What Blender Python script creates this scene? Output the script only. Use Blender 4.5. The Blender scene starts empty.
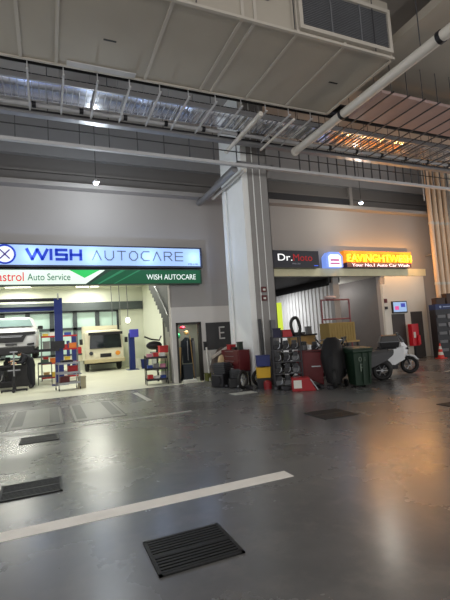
import bpy, bmesh, math, random
from mathutils import Vector, Matrix
random.seed(7)
S = bpy.context.scene
COL = S.collection
PI = math.pi

# ------------------------------------------------------------------ camera
def cam_axes(yaw, pitch, roll):
    cy, sy, cp, sp = math.cos(yaw), math.sin(yaw), math.cos(pitch), math.sin(pitch)
    f = Vector((sy*cp, cy*cp, sp)); r = Vector((cy, -sy, 0)); u = r.cross(f)
    c, s = math.cos(roll), math.sin(roll)
    return c*r + s*u, -s*r + c*u, f
cam_data = bpy.data.cameras.new('camera')
cam = bpy.data.objects.new('camera', cam_data); COL.objects.link(cam)
r_, u_, f_ = cam_axes(0.40768, 0.08317, -0.06314)
m = Matrix(((r_.x, u_.x, -f_.x, 0), (r_.y, u_.y, -f_.y, 0), (r_.z, u_.z, -f_.z, 1.55), (0, 0, 0, 1)))
cam.matrix_world = m
cam_data.sensor_fit = 'HORIZONTAL'; cam_data.sensor_width = 36
cam_data.lens = 415.2*36/450
cam_data.clip_start = 0.05; cam_data.clip_end = 200
S.camera = cam

# ------------------------------------------------------------------ world, view
w = bpy.data.worlds.new('night_glow'); S.world = w; w.use_nodes = True
w.node_tree.nodes['Background'].inputs[0].default_value = (0.97, 0.95, 0.94, 1)
w.node_tree.nodes['Background'].inputs[1].default_value = 1.02
S.view_settings.view_transform = 'Standard'; S.view_settings.look = 'None'
S.view_settings.gamma = 1; S.view_settings.use_curve_mapping = False
S.view_settings.exposure = 0.12

def lamp_light(name, loc, power, color=(1, 1, 1), kind='POINT', size=0.15, rot=None, size_y=None, parent=None):
    l = bpy.data.lights.new(name, kind); l.energy = power; l.color = color
    if kind == 'POINT': l.shadow_soft_size = size
    if kind == 'AREA':
        l.size = size
        if size_y: l.shape = 'RECTANGLE'; l.size_y = size_y
    o = bpy.data.objects.new(name, l); COL.objects.link(o); o.location = loc
    if rot: o.rotation_euler = rot
    if parent: o.parent = parent
    return o

# ------------------------------------------------------------------ materials
MATS = {}
def srgb(c):
    return tuple(((x/255)/12.92 if x/255 <= .04045 else ((x/255+.055)/1.055)**2.4) for x in c)
def mat(name, rgb, rough=0.6, metal=0.0, var=0.12, scale=3.0, emis=0, bump=0.0, spec=0.5, alpha=None, trans=0):
    """rgb in 0-255 sRGB"""
    if name in MATS: return MATS[name]
    m = bpy.data.materials.new(name); m.use_nodes = True; MATS[name] = m
    nt = m.node_tree; b = nt.nodes['Principled BSDF']
    c = srgb(rgb)
    b.inputs['Roughness'].default_value = rough; b.inputs['Metallic'].default_value = metal
    b.inputs['Specular IOR Level'].default_value = spec
    if trans: b.inputs['Transmission Weight'].default_value = trans
    if emis:
        b.inputs['Base Color'].default_value = (*[x*.5 for x in c], 1)
        b.inputs['Emission Color'].default_value = (*c, 1); b.inputs['Emission Strength'].default_value = emis
        return m
    tc = nt.nodes.new('ShaderNodeTexCoord'); n = nt.nodes.new('ShaderNodeTexNoise')
    n.inputs['Scale'].default_value = scale; n.inputs['Detail'].default_value = 5
    mix = nt.nodes.new('ShaderNodeMix'); mix.data_type = 'RGBA'
    mix.inputs[6].default_value = (*[x*(1-var) for x in c], 1)
    mix.inputs[7].default_value = (*[min(1, x*(1+var)) for x in c], 1)
    nt.links.new(tc.outputs['Object'], n.inputs['Vector'])
    nt.links.new(n.outputs['Fac'], mix.inputs[0]); nt.links.new(mix.outputs[2], b.inputs['Base Color'])
    if bump:
        bp = nt.nodes.new('ShaderNodeBump'); bp.inputs['Strength'].default_value = bump; bp.inputs['Distance'].default_value = 0.02
        nt.links.new(n.outputs['Fac'], bp.inputs['Height']); nt.links.new(bp.outputs['Normal'], b.inputs['Normal'])
    return m

def floor_mat():
    m = bpy.data.materials.new('painted_concrete'); m.use_nodes = True; nt = m.node_tree; b = nt.nodes['Principled BSDF']
    L = nt.links.new; N = nt.nodes.new
    tc = N('ShaderNodeTexCoord')
    def noise(s, d=6, r=.55, sc=None):
        n = N('ShaderNodeTexNoise'); n.inputs['Scale'].default_value = s; n.inputs['Detail'].default_value = d; n.inputs['Roughness'].default_value = r
        if sc:
            mp = N('ShaderNodeMapping'); mp.inputs['Scale'].default_value = sc
            L(tc.outputs['Object'], mp.inputs['Vector']); L(mp.outputs['Vector'], n.inputs['Vector'])
        else: L(tc.outputs['Object'], n.inputs['Vector'])
        return n
    def ramp(src, a, b_, c0, c1):
        r = N('ShaderNodeValToRGB'); r.color_ramp.elements[0].position = a; r.color_ramp.elements[1].position = b_
        r.color_ramp.elements[0].color = c0; r.color_ramp.elements[1].color = c1; L(src, r.inputs['Fac']); return r
    n1 = noise(0.55, 7, .6); n2 = noise(2.6, 8, .65); n3 = noise(14, 5, .6)
    base = ramp(n1.outputs['Fac'], .3, .72, (.082, .082, .084, 1), (.145, .143, .140, 1))
    wear = ramp(n2.outputs['Fac'], .5, .82, (0, 0, 0, 1), (1, 1, 1, 1))
    mx = N('ShaderNodeMix'); mx.data_type = 'RGBA'; mx.inputs[7].default_value = (.20, .185, .165, 1)
    mu = N('ShaderNodeMath'); mu.operation = 'MULTIPLY'; mu.inputs[1].default_value = .5
    L(wear.outputs['Color'], mu.inputs[0]); L(mu.outputs[0], mx.inputs[0]); L(base.outputs['Color'], mx.inputs[6])
    st = ramp(n3.outputs['Fac'], .68, .78, (0, 0, 0, 1), (1, 1, 1, 1))
    mx2 = N('ShaderNodeMix'); mx2.data_type = 'RGBA'; mx2.inputs[7].default_value = (.03, .03, .03, 1)
    mu2 = N('ShaderNodeMath'); mu2.operation = 'MULTIPLY'; mu2.inputs[1].default_value = .4
    L(st.outputs['Color'], mu2.inputs[0]); L(mu2.outputs[0], mx2.inputs[0]); L(mx.outputs[2], mx2.inputs[6])
    L(mx2.outputs[2], b.inputs['Base Color'])
    rr = ramp(n1.outputs['Fac'], .3, .7, (.22, .22, .22, 1), (.32, .32, .32, 1)); L(rr.outputs['Color'], b.inputs['Roughness'])
    bp = N('ShaderNodeBump'); bp.inputs['Strength'].default_value = .012; bp.inputs['Distance'].default_value = .02
    L(n2.outputs['Fac'], bp.inputs['Height']); L(bp.outputs['Normal'], b.inputs['Normal'])
    b.inputs['Specular IOR Level'].default_value = .75
    return m

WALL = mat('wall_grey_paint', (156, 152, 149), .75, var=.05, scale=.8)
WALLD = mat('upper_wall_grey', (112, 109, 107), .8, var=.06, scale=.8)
WHITE = mat('white_paint', (214, 214, 206), .7, var=.04)
CREAM = mat('cream_paint', (218, 222, 206), .75, var=.03)
COLW = mat('column_paint_lit', (240, 242, 240), .6, var=.04)  # whitened so the column's left face looks lit from the side
COLG = mat('column_cladding_shaded', (146, 144, 142), .65, var=.05)  # grey cladding, darkened to carry the shade of the column front
SLAB = mat('ceiling_slab_grey', (168, 163, 158), .85, var=.07, scale=.6)
DUCTM = mat('duct_board_grey', (172, 165, 153), .7, var=.12, scale=.9)
DUCTE = mat('duct_seam_light', (186, 180, 170), .6, var=.05)
GALV = mat('galvanised_sheet', (232, 233, 236), .12, 1.0, var=.05, scale=5, bump=.02)
ZINC = mat('zinc_grey_metal', (150, 150, 152), .45, .6, var=.1)
ZINCD = mat('dark_zinc', (84, 84, 88), .5, .5)
RAIL = mat('light_rail', (190, 190, 192), .7, .0)
PIPE = mat('pipe_light_grey', (212, 207, 198), .45, .0, var=.05)
BLACK = mat('black_rubber', (18, 18, 20), .55)
BLKPL = mat('black_plastic', (26, 26, 29), .38)
NAVY = mat('cable_navy', (22, 25, 42), .5)
STEEL = mat('steel', (160, 162, 165), .3, .9)
DARK = mat('dark_metal', (46, 46, 50), .45, .5)
IRON = mat('cast_iron', (38, 38, 38), .55, .5, bump=.2, scale=20)
LINE = mat('line_paint', (236, 232, 224), .5, var=.14, scale=5)
LINE2 = mat('worn_line_paint', (170, 170, 162), .5, var=.25, scale=5)
BLUE = mat('lift_blue', (16, 36, 104), .4)
RED = mat('red_paint', (168, 22, 30), .4)
REDD = mat('dark_red_paint', (88, 14, 20), .45)
GREEN = mat('bin_green', (26, 48, 34), .5)
YEL = mat('yellow_plastic', (206, 164, 26), .45)
TAN = mat('tan_cardboard', (176, 146, 96), .8)
TIRE = mat('tyre_rubber', (20, 20, 21), .7)
GLASS = mat('dark_glass', (26, 34, 38), .06, spec=.8)
GREYP = mat('grey_plastic', (104, 106, 110), .5)
SILV = mat('silver_paint', (196, 198, 200), .28, .35)
TRUCK = mat('truck_cream', (214, 208, 184), .4)
CARW = mat('car_white', (206, 207, 210), .25)
FLOOR = floor_mat()

# ------------------------------------------------------------------ mesh builder
class B:
    def __init__(s): s.bm = bmesh.new()
    def _x(s, vs, rot=None, piv=None):
        if rot: bmesh.ops.rotate(s.bm, verts=vs, cent=piv or (0, 0, 0), matrix=rot)
    def box(s, x0, x1, y0, y1, z0, z1, rot=None, piv=None):
        vs = [s.bm.verts.new((x, y, z)) for x in (x0, x1) for y in (y0, y1) for z in (z0, z1)]
        for q in ((0, 1, 3, 2), (4, 6, 7, 5), (0, 4, 5, 1), (2, 3, 7, 6), (0, 2, 6, 4), (1, 5, 7, 3)):
            s.bm.faces.new([vs[i] for i in q])
        if rot: s._x(vs, rot, piv or ((x0+x1)/2, (y0+y1)/2, (z0+z1)/2))
        return s
    def cyl(s, p, q, r, n=12, r2=None, cap=True):
        p, q = Vector(p), Vector(q); r2 = r if r2 is None else r2
        d = (q-p).normalized(); a = d.orthogonal().normalized(); b = d.cross(a)
        A = [s.bm.verts.new(p+(a*math.cos(t)+b*math.sin(t))*r) for t in [2*PI*i/n for i in range(n)]]
        C = [s.bm.verts.new(q+(a*math.cos(t)+b*math.sin(t))*r2) for t in [2*PI*i/n for i in range(n)]]
        for i in range(n): s.bm.faces.new((A[i], A[(i+1) % n], C[(i+1) % n], C[i]))
        if cap: s.bm.faces.new(A[::-1]); s.bm.faces.new(C)
        return s
    def tube(s, pts, r, n=8, closed=False):
        pts = [Vector(p) for p in pts]; rings = []; N = len(pts)
        prev = None
        for i, p in enumerate(pts):
            d = (pts[(i+1) % N]-pts[i-1]) if closed else (pts[min(i+1, N-1)]-pts[max(i-1, 0)])
            d.normalize()
            a = d.orthogonal().normalized() if prev is None else (prev-d*prev.dot(d)).normalized()
            prev = a; b = d.cross(a)
            rr = r[i] if isinstance(r, (list, tuple)) else r
            rings.append([s.bm.verts.new(p+(a*math.cos(2*PI*k/n)+b*math.sin(2*PI*k/n))*rr) for k in range(n)])
        for i in range(N if closed else N-1):
            R0, R1 = rings[i], rings[(i+1) % N]
            for k in range(n): s.bm.faces.new((R0[k], R0[(k+1) % n], R1[(k+1) % n], R1[k]))
        if not closed: s.bm.faces.new(rings[0][::-1]); s.bm.faces.new(rings[-1])
        return s
    def tor(s, c, R, r, ax='y', n=28, m=10, sq=1.0):
        c = Vector(c); P = []
        for i in range(n):
            t = 2*PI*i/n
            v = {'y': (math.cos(t), 0, math.sin(t)), 'x': (0, math.cos(t), math.sin(t)), 'z': (math.cos(t), math.sin(t), 0)}[ax]
            P.append((Vector(v), c+Vector(v)*R))
        A = Vector({'y': (0, 1, 0), 'x': (1, 0, 0), 'z': (0, 0, 1)}[ax])
        rings = [[s.bm.verts.new(p+v*math.cos(2*PI*k/m)*r+A*math.sin(2*PI*k/m)*r*sq) for k in range(m)] for v, p in P]
        for i in range(n):
            for k in range(m): s.bm.faces.new((rings[i][k], rings[i][(k+1) % m], rings[(i+1) % n][(k+1) % m], rings[(i+1) % n][k]))
        return s
    def prism(s, pts, a0, a1, plane='xz'):
        def P(u, v, a): return {'xz': (u, a, v), 'yz': (a, u, v), 'xy': (u, v, a)}[plane]
        A = [s.bm.verts.new(P(u, v, a0)) for u, v in pts]; C = [s.bm.verts.new(P(u, v, a1)) for u, v in pts]
        n = len(pts)
        for i in range(n): s.bm.faces.new((A[i], A[(i+1) % n], C[(i+1) % n], C[i]))
        s.bm.faces.new(A[::-1]); s.bm.faces.new(C)
        return s
    def ell(s, c, r, u=16, v=10, rot=None):
        if not isinstance(r, (tuple, list)): r = (r, r, r)
        res = bmesh.ops.create_uvsphere(s.bm, u_segments=u, v_segments=v, radius=1)
        for q in res['verts']: q.co = Vector((q.co.x*r[0], q.co.y*r[1], q.co.z*r[2]))
        if rot: bmesh.ops.rotate(s.bm, verts=res['verts'], cent=(0, 0, 0), matrix=rot)
        for q in res['verts']: q.co += Vector(c)
        return s
    def loft(s, rings, cap=True):
        R = [[s.bm.verts.new(p) for p in ring] for ring in rings]; n = len(R[0])
        for i in range(len(R)-1):
            for k in range(n): s.bm.faces.new((R[i][k], R[i][(k+1) % n], R[i+1][(k+1) % n], R[i+1][k]))
        if cap: s.bm.faces.new(R[0][::-1]); s.bm.faces.new(R[-1])
        return s
    def quad(s, *p):
        s.bm.faces.new([s.bm.verts.new(q) for q in p]); return s
    def mk(s, name, m, parent=None, smooth=False, bev=0, sub=0, origin=True):
        me = bpy.data.meshes.new(name)
        bmesh.ops.recalc_face_normals(s.bm, faces=s.bm.faces)
        off = Vector((0, 0, 0))
        if parent is None and origin:
            xs = [v.co for v in s.bm.verts]
            off = Vector(((min(v.x for v in xs)+max(v.x for v in xs))/2, (min(v.y for v in xs)+max(v.y for v in xs))/2, min(v.z for v in xs)))
            for v in s.bm.verts: v.co -= off
        s.bm.to_mesh(me); s.bm.free(); me.materials.append(m)
        if smooth:
            for p in me.polygons: p.use_smooth = True
            if hasattr(me, 'set_sharp_from_angle'): me.set_sharp_from_angle(angle=math.radians(38))
        o = bpy.data.objects.new(name, me); COL.objects.link(o); o.location = off
        if parent: o.parent = parent
        if bev:
            b = o.modifiers.new('bevel', 'BEVEL'); b.width = bev; b.segments = 2; b.limit_method = 'ANGLE'
        if sub:
            b = o.modifiers.new('sub', 'SUBSURF'); b.levels = b.render_levels = sub
        return o

def tag(o, label=None, cat=None, group=None, kind=None):
    if label: o['label'] = label
    if cat: o['category'] = cat
    if group: o['group'] = group
    if kind: o['kind'] = kind
    return o
def struct(o): o['kind'] = 'structure'; return o
def thing(name, label, cat, loc=(0, 0, 0), rz=0, group=None):
    o = bpy.data.objects.new(name, None); o.empty_display_size = .2; COL.objects.link(o)
    o.location = loc; o.rotation_euler = (0, 0, rz)
    return tag(o, label, cat, group)
def dup(root, loc, rz=None, label=None, group=None):
    r = root.copy(); COL.objects.link(r); r.location = loc
    if rz is not None: r.rotation_euler = (0, 0, rz)
    if label: r['label'] = label
    if group: r['group'] = group
    for ch in list(root.children):
        c = ch.copy(); COL.objects.link(c); c.parent = r
        for g in list(ch.children):
            d = g.copy(); COL.objects.link(d); d.parent = c
    return r
def RX(d): return Matrix.Rotation(math.radians(d), 3, 'X')
def RY(d): return Matrix.Rotation(math.radians(d), 3, 'Y')
def RZ(d): return Matrix.Rotation(math.radians(d), 3, 'Z')

def text(name, body, x0, x1, y, z0, z1, m, parent, depth=.012, fit=True, space=1.0):
    """lettering on a plane facing -Y, fitted in x0..x1, z0..z1 (coordinates local to parent)"""
    c = bpy.data.curves.new(name, 'FONT'); c.body = body; c.size = 1; c.space_character = space; c.extrude = 0.0
    t = bpy.data.objects.new('tmp', c); COL.objects.link(t)
    bpy.context.view_layer.update()
    me = bpy.data.meshes.new_from_object(t.evaluated_get(bpy.context.evaluated_depsgraph_get()))
    bpy.data.objects.remove(t)
    bm = bmesh.new(); bm.from_mesh(me)
    bpy.data.meshes.remove(me)
    ex = bmesh.ops.extrude_face_region(bm, geom=bm.faces[:])
    for v in [g for g in ex['geom'] if isinstance(g, bmesh.types.BMVert)]: v.co.z += 1
    xs = [v.co.x for v in bm.verts]; ys = [v.co.y for v in bm.verts]
    ax, bx_, ay, by = min(xs), max(xs), min(ys), max(ys)
    for v in bm.verts:
        v.co = Vector((x0+(v.co.x-ax)/(bx_-ax)*(x1-x0), y-depth*v.co.z, z0+(v.co.y-ay)/(by-ay)*(z1-z0)))
    b = B(); b.bm.free(); b.bm = bm
    return b.mk(name, m, parent)

# ------------------------------------------------------------------ the setting
XL, XR = -9.0, 19.0
struct(B().box(XL, XR, -14, 13.45, -.2, 0).mk('floor', FLOOR, origin=False))
SHOPF = mat('workshop_floor_pale', (206, 206, 188), .42, var=.1, scale=1.5)
struct(B().box(XL, 5.7, 13.45, 26.3, -.2, 0).mk('floor_workshop', SHOPF, origin=False))
struct(B().box(5.7, XR, 13.45, 26.3, -.2, 0).mk('floor_garage', FLOOR, origin=False))
struct(B().box(XL, XR, -14, 14.9, 9.2, 9.5).mk('ceiling', SLAB, origin=False))
# front wall with the openings
fw = B()
fw.box(XL, 3.93, 13.9, 14.15, 3.42, 6.5)                 # over the workshop opening
fw.box(3.93, 4.1, 13.9, 14.15, 0, 6.5)
fw.box(4.1, 4.98, 13.9, 14.15, 2.02, 6.5)
fw.box(4.98, 7.7, 13.9, 14.15, 0, 6.5)
fw.box(7.7, 13.45, 13.9, 14.15, 3.68, 6.5)
fw.box(13.45, XR, 13.9, 14.15, 0, 6.5)
struct(fw.mk('wall_front', WALL, origin=False))
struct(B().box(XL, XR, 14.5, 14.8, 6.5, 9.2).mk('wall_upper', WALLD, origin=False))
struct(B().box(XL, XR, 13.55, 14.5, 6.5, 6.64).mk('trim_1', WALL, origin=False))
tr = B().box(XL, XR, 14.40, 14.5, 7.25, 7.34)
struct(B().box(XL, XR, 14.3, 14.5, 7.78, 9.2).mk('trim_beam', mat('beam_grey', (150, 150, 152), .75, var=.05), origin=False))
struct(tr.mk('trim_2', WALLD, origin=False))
DKP = mat('dark_panel', (52, 52, 56), .7)
struct(B().box(6.9, 12.6, 14.42, 14.5, 6.75, 7.25).mk('trim_3', DKP, origin=False))
struct(B().box(12.6, 12.75, 14.36, 14.5, 6.64, 8.2).mk('trim_4', WALL, origin=False))
struct(B().box(3.98, 7.69, 13.872, 13.9, 2.6, 3.4).mk('trim_5', mat('wall_band', (158, 156, 154), .75, var=.05), origin=False))
struct(B().box(7.7, 16.2, 13.86, 13.9, 3.68, 4.0).mk('trim_6', mat('lintel_lit_yellow', (226, 222, 186), .7), origin=False))  # yellow-green light on the lintel is put into its colour
struct(B().box(XL, 7.7, 13.40, 13.46, 0, .004).mk('trim_7', DARK, origin=False))
struct(B().box(XL-.3, XL, 12.5, 26.5, 0, 9.5).mk('wall_left', WALL, origin=False))
struct(B().box(XR, XR+.3, 12.5, 26.5, 0, 9.5).mk('wall_right', WALL, origin=False))
LOWW = mat('lower_wall_pale', (206, 203, 198), .75, var=.05)
struct(B().box(3.93, 4.08, 13.86, 13.9, 0, 2.6).box(4.08, 5.0, 13.86, 13.9, 2.06, 2.6).box(5.0, 7.69, 13.86, 13.9, 0, 2.6).mk('trim_lower_left', LOWW, origin=False))
struct(B().box(13.66, 16.0, 13.85, 13.9, 0, 3.66).mk('trim_lower_right', WHITE, origin=False))
# columns
def column(x0, x1, y0, y1, n):
    struct(B().box(x0, x1, y0, y1, 0, 9.2).mk(n, COLW, origin=False))
column(5.62, 6.46, 11.08, 12.72, 'wall_column_middle')
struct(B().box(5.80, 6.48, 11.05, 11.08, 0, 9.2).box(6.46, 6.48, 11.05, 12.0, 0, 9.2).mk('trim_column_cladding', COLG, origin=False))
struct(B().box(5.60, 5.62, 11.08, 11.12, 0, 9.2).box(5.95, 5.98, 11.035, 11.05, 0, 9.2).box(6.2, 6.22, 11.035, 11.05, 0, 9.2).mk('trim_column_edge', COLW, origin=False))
column(17.75, 18.8, 12.6, 13.9, 'wall_column_right')

# ---- left workshop interior
IN_Y = 26.0
struct(B().box(XL, 5.7, 14.15, IN_Y, 4.9, 5.05).mk('ceiling_workshop', CREAM, origin=False))
struct(B().box(5.55, 5.7, 14.15, IN_Y, 0, 4.9).mk('wall_workshop_side', CREAM, origin=False))
bw = B().box(XL, 5.7, IN_Y, IN_Y+.2, 0, .9).box(XL, 5.7, IN_Y, IN_Y+.2, 3.55, 4.9).box(4.0, 5.7, IN_Y, IN_Y+.2, .9, 3.55)
struct(bw.mk('wall_workshop_back', CREAM, origin=False))
PALE = mat('bright_window_pane', (178, 204, 198), .3, var=.05)
struct(B().box(XL, 5.5, IN_Y-.25, IN_Y, 3.5, 3.98).mk('trim_8', mat('bulkhead_grey', (74, 82, 84), .7), origin=False))
MULL = mat('mullion_grey', (52, 60, 64), .5)
for i in range(9):
    x0 = -7.3+i*1.26
    wdw = B().box(x0, x0+.12, IN_Y-.1, IN_Y, .9, 3.5).box(x0+1.14, x0+1.26, IN_Y-.1, IN_Y, .9, 3.5)
    wdw.box(x0, x0+1.26, IN_Y-.1, IN_Y, .9, 1.0).box(x0, x0+1.26, IN_Y-.1, IN_Y, 2.38, 2.52).box(x0, x0+1.26, IN_Y-.1, IN_Y, 3.4, 3.5)
    wo = struct(wdw.mk('window_%d' % (i+1), MULL, origin=False))
    B().box(x0+.12, x0+1.14, IN_Y+.02, IN_Y+.05, 1.0, 3.4).mk('pane', PALE, wo)
struct(B().box(2.2, 2.3, 24.2, 24.3, 4.5, 4.9).box(XL, 5.55, 20.0, 20.2, 4.72, 4.9).mk('trim_9', CREAM, origin=False))
# staircase above the closet, rising away from the entrance
st = thing('staircase', 'dark grey staircase rising behind the grey wall at the right of the bright workshop', 'staircase', (4.0, 14.2, 1.6))
pts = []
n = 12; run, rise = 3.1, 2.2
pts = [(0, .0)]
for k in range(n):
    pts += [(run*(k+1)/n, rise*k/n), (run*(k+1)/n, rise*(k+1)/n)]
pts += [(run, 3.25), (0, 3.25)]
B().prism(pts, 0, .06, 'yz').mk('side_panel', mat('stair_grey', (50, 53, 54), .6), st)
tread = B()
for k in range(5, n): tread.box(.06, 1.3, run*k/n, run*(k+1)/n, rise*k/n, rise*k/n+.06)
tread.mk('step', mat('stair_grey', (50, 53, 54), .6), st)
B().tube([(-.05, .1, .75), (-.05, 1.6, 1.85), (-.05, 3.0, 2.85)], .022).mk('handrail', STEEL, st)

# closet behind the small doorway
struct(B().box(4.06, 4.10, 14.15, 15.3, 0, 2.3).box(4.0, 5.5, 15.3, 15.35, 0, 2.3).box(5.5, 5.55, 14.15, 15.35, 0, 2.3).mk('wall_closet', mat('closet_wall', (132, 134, 124), .7), origin=False))
struct(B().box(4.06, 5.5, 14.4, 15.3, 2.3, 2.35).mk('ceiling_closet', CREAM, origin=False))
dfm = B().box(4.08, 4.15, 13.84, 14.0, 0, 2.06).box(4.9, 5.0, 13.84, 14.0, 0, 2.06).box(4.08, 5.0, 13.84, 14.0, 1.98, 2.06)
struct(dfm.mk('door_1', mat('door_frame_dark', (44, 42, 38), .5), origin=False))

# ---- right garages
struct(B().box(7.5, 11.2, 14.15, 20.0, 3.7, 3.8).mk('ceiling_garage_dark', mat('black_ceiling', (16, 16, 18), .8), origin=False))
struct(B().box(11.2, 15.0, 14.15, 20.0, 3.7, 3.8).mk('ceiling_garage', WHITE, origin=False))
struct(B().box(7.3, 15.0, 19.9, 20.1, 0, 3.8).mk('wall_garage_back', mat('garage_back', (140, 133, 130), .7), origin=False))
struct(B().box(7.35, 7.5, 14.15, 20, 0, 3.8).mk('wall_garage_left', WALL, origin=False))
cor = B()
y = 14.3
while y < 19.85:
    cor.box(11.2, 11.26, y, y+.14, 0, 3.38); cor.box(11.16, 11.22, y+.14, y+.28, 0, 3.38); y += .28
struct(cor.mk('wall_corrugated', mat('corrugated_white', (214, 213, 211), .5, var=.08), origin=False))
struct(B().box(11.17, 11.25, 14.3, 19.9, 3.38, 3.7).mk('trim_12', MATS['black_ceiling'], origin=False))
struct(B().box(11.05, 11.35, 14.1, 14.35, 0, 3.68).mk('trim_10', mat('corr_post', (140, 138, 135), .5), origin=False))
struct(B().box(13.55, 13.65, 14.15, 19.9, 0, 3.7).mk('wall_garage_partition', mat('partition_grey', (100, 96, 95), .6), origin=False))
struct(B().box(13.42, 13.66, 13.78, 13.9, 0, 3.3).mk('trim_11', WHITE, origin=False))

# ------------------------------------------------------------------ floor markings, grates
struct(B().box(-6, 2.38, 3.96, 4.16, 0, .004).mk('trim_floor_line_near', LINE, origin=False))
struct(B().box(-6, 2.75, 8.45, 8.56, 0, .004).mk('trim_floor_line_far', LINE2, origin=False))
struct(B().box(2.28, 2.42, 10.7, 12.6, 0, .004).mk('trim_floor_dash', LINE2, origin=False))
struct(B().box(11.2, 15.4, 9.2, 9.3, 0, .004).mk('trim_floor_line_right', LINE2, origin=False))
struct(B().box(4.35, 5.0, 9.8, 10.2, 0, .003).mk('trim_floor_patch', LINE2, origin=False))
def floor_grate(name, label, cx, cy, w, l, rz=0, along='x', n=12):
    t = thing(name, label, 'grate', (cx, cy, 0), rz, None)
    f = B().box(-w/2, w/2, -l/2, -l/2+.025, 0, .012).box(-w/2, w/2, l/2-.025, l/2, 0, .012).box(-w/2, -w/2+.025, -l/2, l/2, 0, .012).box(w/2-.025, w/2, -l/2, l/2, 0, .012)
    f.box(-w/2, w/2, -.018, .018, 0, .011)
    f.mk('frame', IRON, t)
    B().box(-w/2+.02, w/2-.02, -l/2+.02, l/2-.02, 0, .002).mk('pit', BLACK, t)
    s = B()
    for k in range(n):
        yy = -l/2+.025+(l-.05)*(k+.5)/n
        s.box(-w/2+.02, w/2-.02, yy-(l-.05)/n*.27, yy+(l-.05)/n*.27, .002, .010)
    s.mk('bars', IRON, t)
    return t
floor_grate('floor_grate', 'black slotted drain grate in the foreground below the white line', .94, 3.08, .62, .52)
floor_grate('floor_grate', 'dark drain grate at the left edge just above the long white line', -.2, 5.2, .62, .52)
floor_grate('floor_grate', 'small dark drain grate beside the marked service bays on the left', -.16, 7.84, .6, .5)
floor_grate('floor_grate', 'dark drain grate on the floor in front of the green wheelie bin', 4.68, 6.35, .7, .7, math.radians(-3))
floor_grate('floor_grate', 'dark drain grate at the right edge of the floor in front of the scooters', 6.98, 5.42, .7, .64, math.radians(-3))
SHEET = mat('floor_plate', (104, 106, 98), .4, var=.15)
SHEET2 = mat('floor_plate_dark', (66, 68, 64), .5, var=.3, scale=20)
for i, (x0, lab) in enumerate(((-.78, 'steel inspection plate set in the floor at far left'), (.44, 'steel inspection plate set in the floor nearer the black drinks-style rack'))):
    lab = ['left of the two rectangular service pit plates in the floor', 'right of the two rectangular service pit plates in the floor'][i]
    t = thing('pit_plate', lab, 'floor plate', (x0, 9.0, 0))
    B().box(0, .03, 0, 2.6, 0, .006).box(1.03, 1.06, 0, 2.6, 0, .006).box(0, 1.06, 0, .03, 0, .006).box(0, 1.06, 2.57, 2.6, 0, .006).mk('frame', DARK, t)
    B().box(.03, 1.03, .03, 2.57, 0, .004).mk('cover', SHEET, t)
    B().box(.08, .28, .3, 2.4, .004, .006).mk('tread_strip', SHEET2, t)
    B().box(.78, .98, .3, 2.4, .004, .006).mk('tread_strip', SHEET2, t)

# ------------------------------------------------------------------ overhead services
# big rectangular air duct
dk = thing('air_duct', 'wide grey rectangular air duct box hanging across the top of the photo', 'duct', (0, 0, 7.28))
B().box(XL, 7.04, 6.3, 8.62, 0, 1.3).mk('casing', DUCTM, dk)
s = B()
for x in (-5.2, -3.9, -2.6, -1.3, -.35, .3, 2.12, 3.42, 3.68, 4.61, 5.74): s.box(x-.03, x+.03, 6.28, 8.62, -.02, 0).box(x-.03, x+.03, 6.27, 6.3, -.02, 1.3)
s.box(XL, 7.06, 6.26, 6.32, -.03, .02).box(7.0, 7.07, 6.28, 8.64, -.03, .02).box(XL, 7.06, 8.6, 8.65, -.03, .05)
s.mk('seam', DUCTE, dk)
g = B().box(4.62, 6.98, 6.2, 6.3, .06, .14).box(4.62, 6.98, 6.2, 6.3, .96, 1.04).box(4.62, 4.7, 6.2, 6.3, .14, .96).box(6.9, 6.98, 6.2, 6.3, .14, .96)
go = g.mk('grille', DUCTE, dk)
g = B()
for k in range(22): g.box(4.7, 6.9, 6.23, 6.26, .15+k*.037, .165+k*.037)
for x in (5.4, 6.15): g.box(x-.015, x+.015, 6.21, 6.26, .14, .96)
g.mk('louvre', GREYP, go)
B().box(4.7, 6.9, 6.27, 6.3, .14, .96).mk('filter', mat('filter_grey', (74, 74, 74), .9), go)
g = B().box(2.0, 4.0, 6.2, 6.3, .5, 1.2)
g.mk('grille', GREYP, dk)
B().box(1.12, 1.36, 7.60, 7.64, -.006, 0).mk('marking', BLACK, dk)
B().box(6.2, 6.44, 7.40, 7.44, -.006, 0).mk('marking', BLACK, dk)
B().box(.5, 1.9, 8.45, 8.6, -.025, 0).mk('patch_plate', RAIL, dk)
h = B()
for x in range(-8, 8, 2): h.cyl((x+.5, 6.22, 0), (x+.5, 6.22, 1.92), .012, 6)
h.mk('hanger_rod', ZINCD, dk)

tag(B().box(7.4, XR, 1.5, 8.3, 7.9, 8.1).mk('ceiling_board', DUCTM), 'flat grey board panel under the slab right of the large pipe', 'panel')
tag(B().box(7.75, XR, 7.35, 8.6, 7.25, 7.33).mk('flat_duct', mat('flat_duct_orange_lit', (170, 146, 142), .6)), 'flat grey duct beyond the big pipe at upper right', 'duct')  # pink tint in the colour stands for orange sign light on grey
# black cable bundle, in the dark gap
for k, (yy, zz, mm) in enumerate(((8.76, 7.42, NAVY), (8.84, 7.5, BLACK), (8.92, 7.42, BLACK), (9.0, 7.5, NAVY))):
    tag(B().cyl((XL, yy, zz), (XR, yy, zz), .055, 8).mk('power_cable', mm, smooth=True), 'thick dark cable running in the gap behind the big air duct', 'cable', 'thick dark cables behind the air duct')
tag(B().box(XL, XR, 8.70, 9.08, 7.62, 7.68).mk('cable_tray', DARK), 'dark closed cable tray above the thick black cables', 'cable tray')
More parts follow.
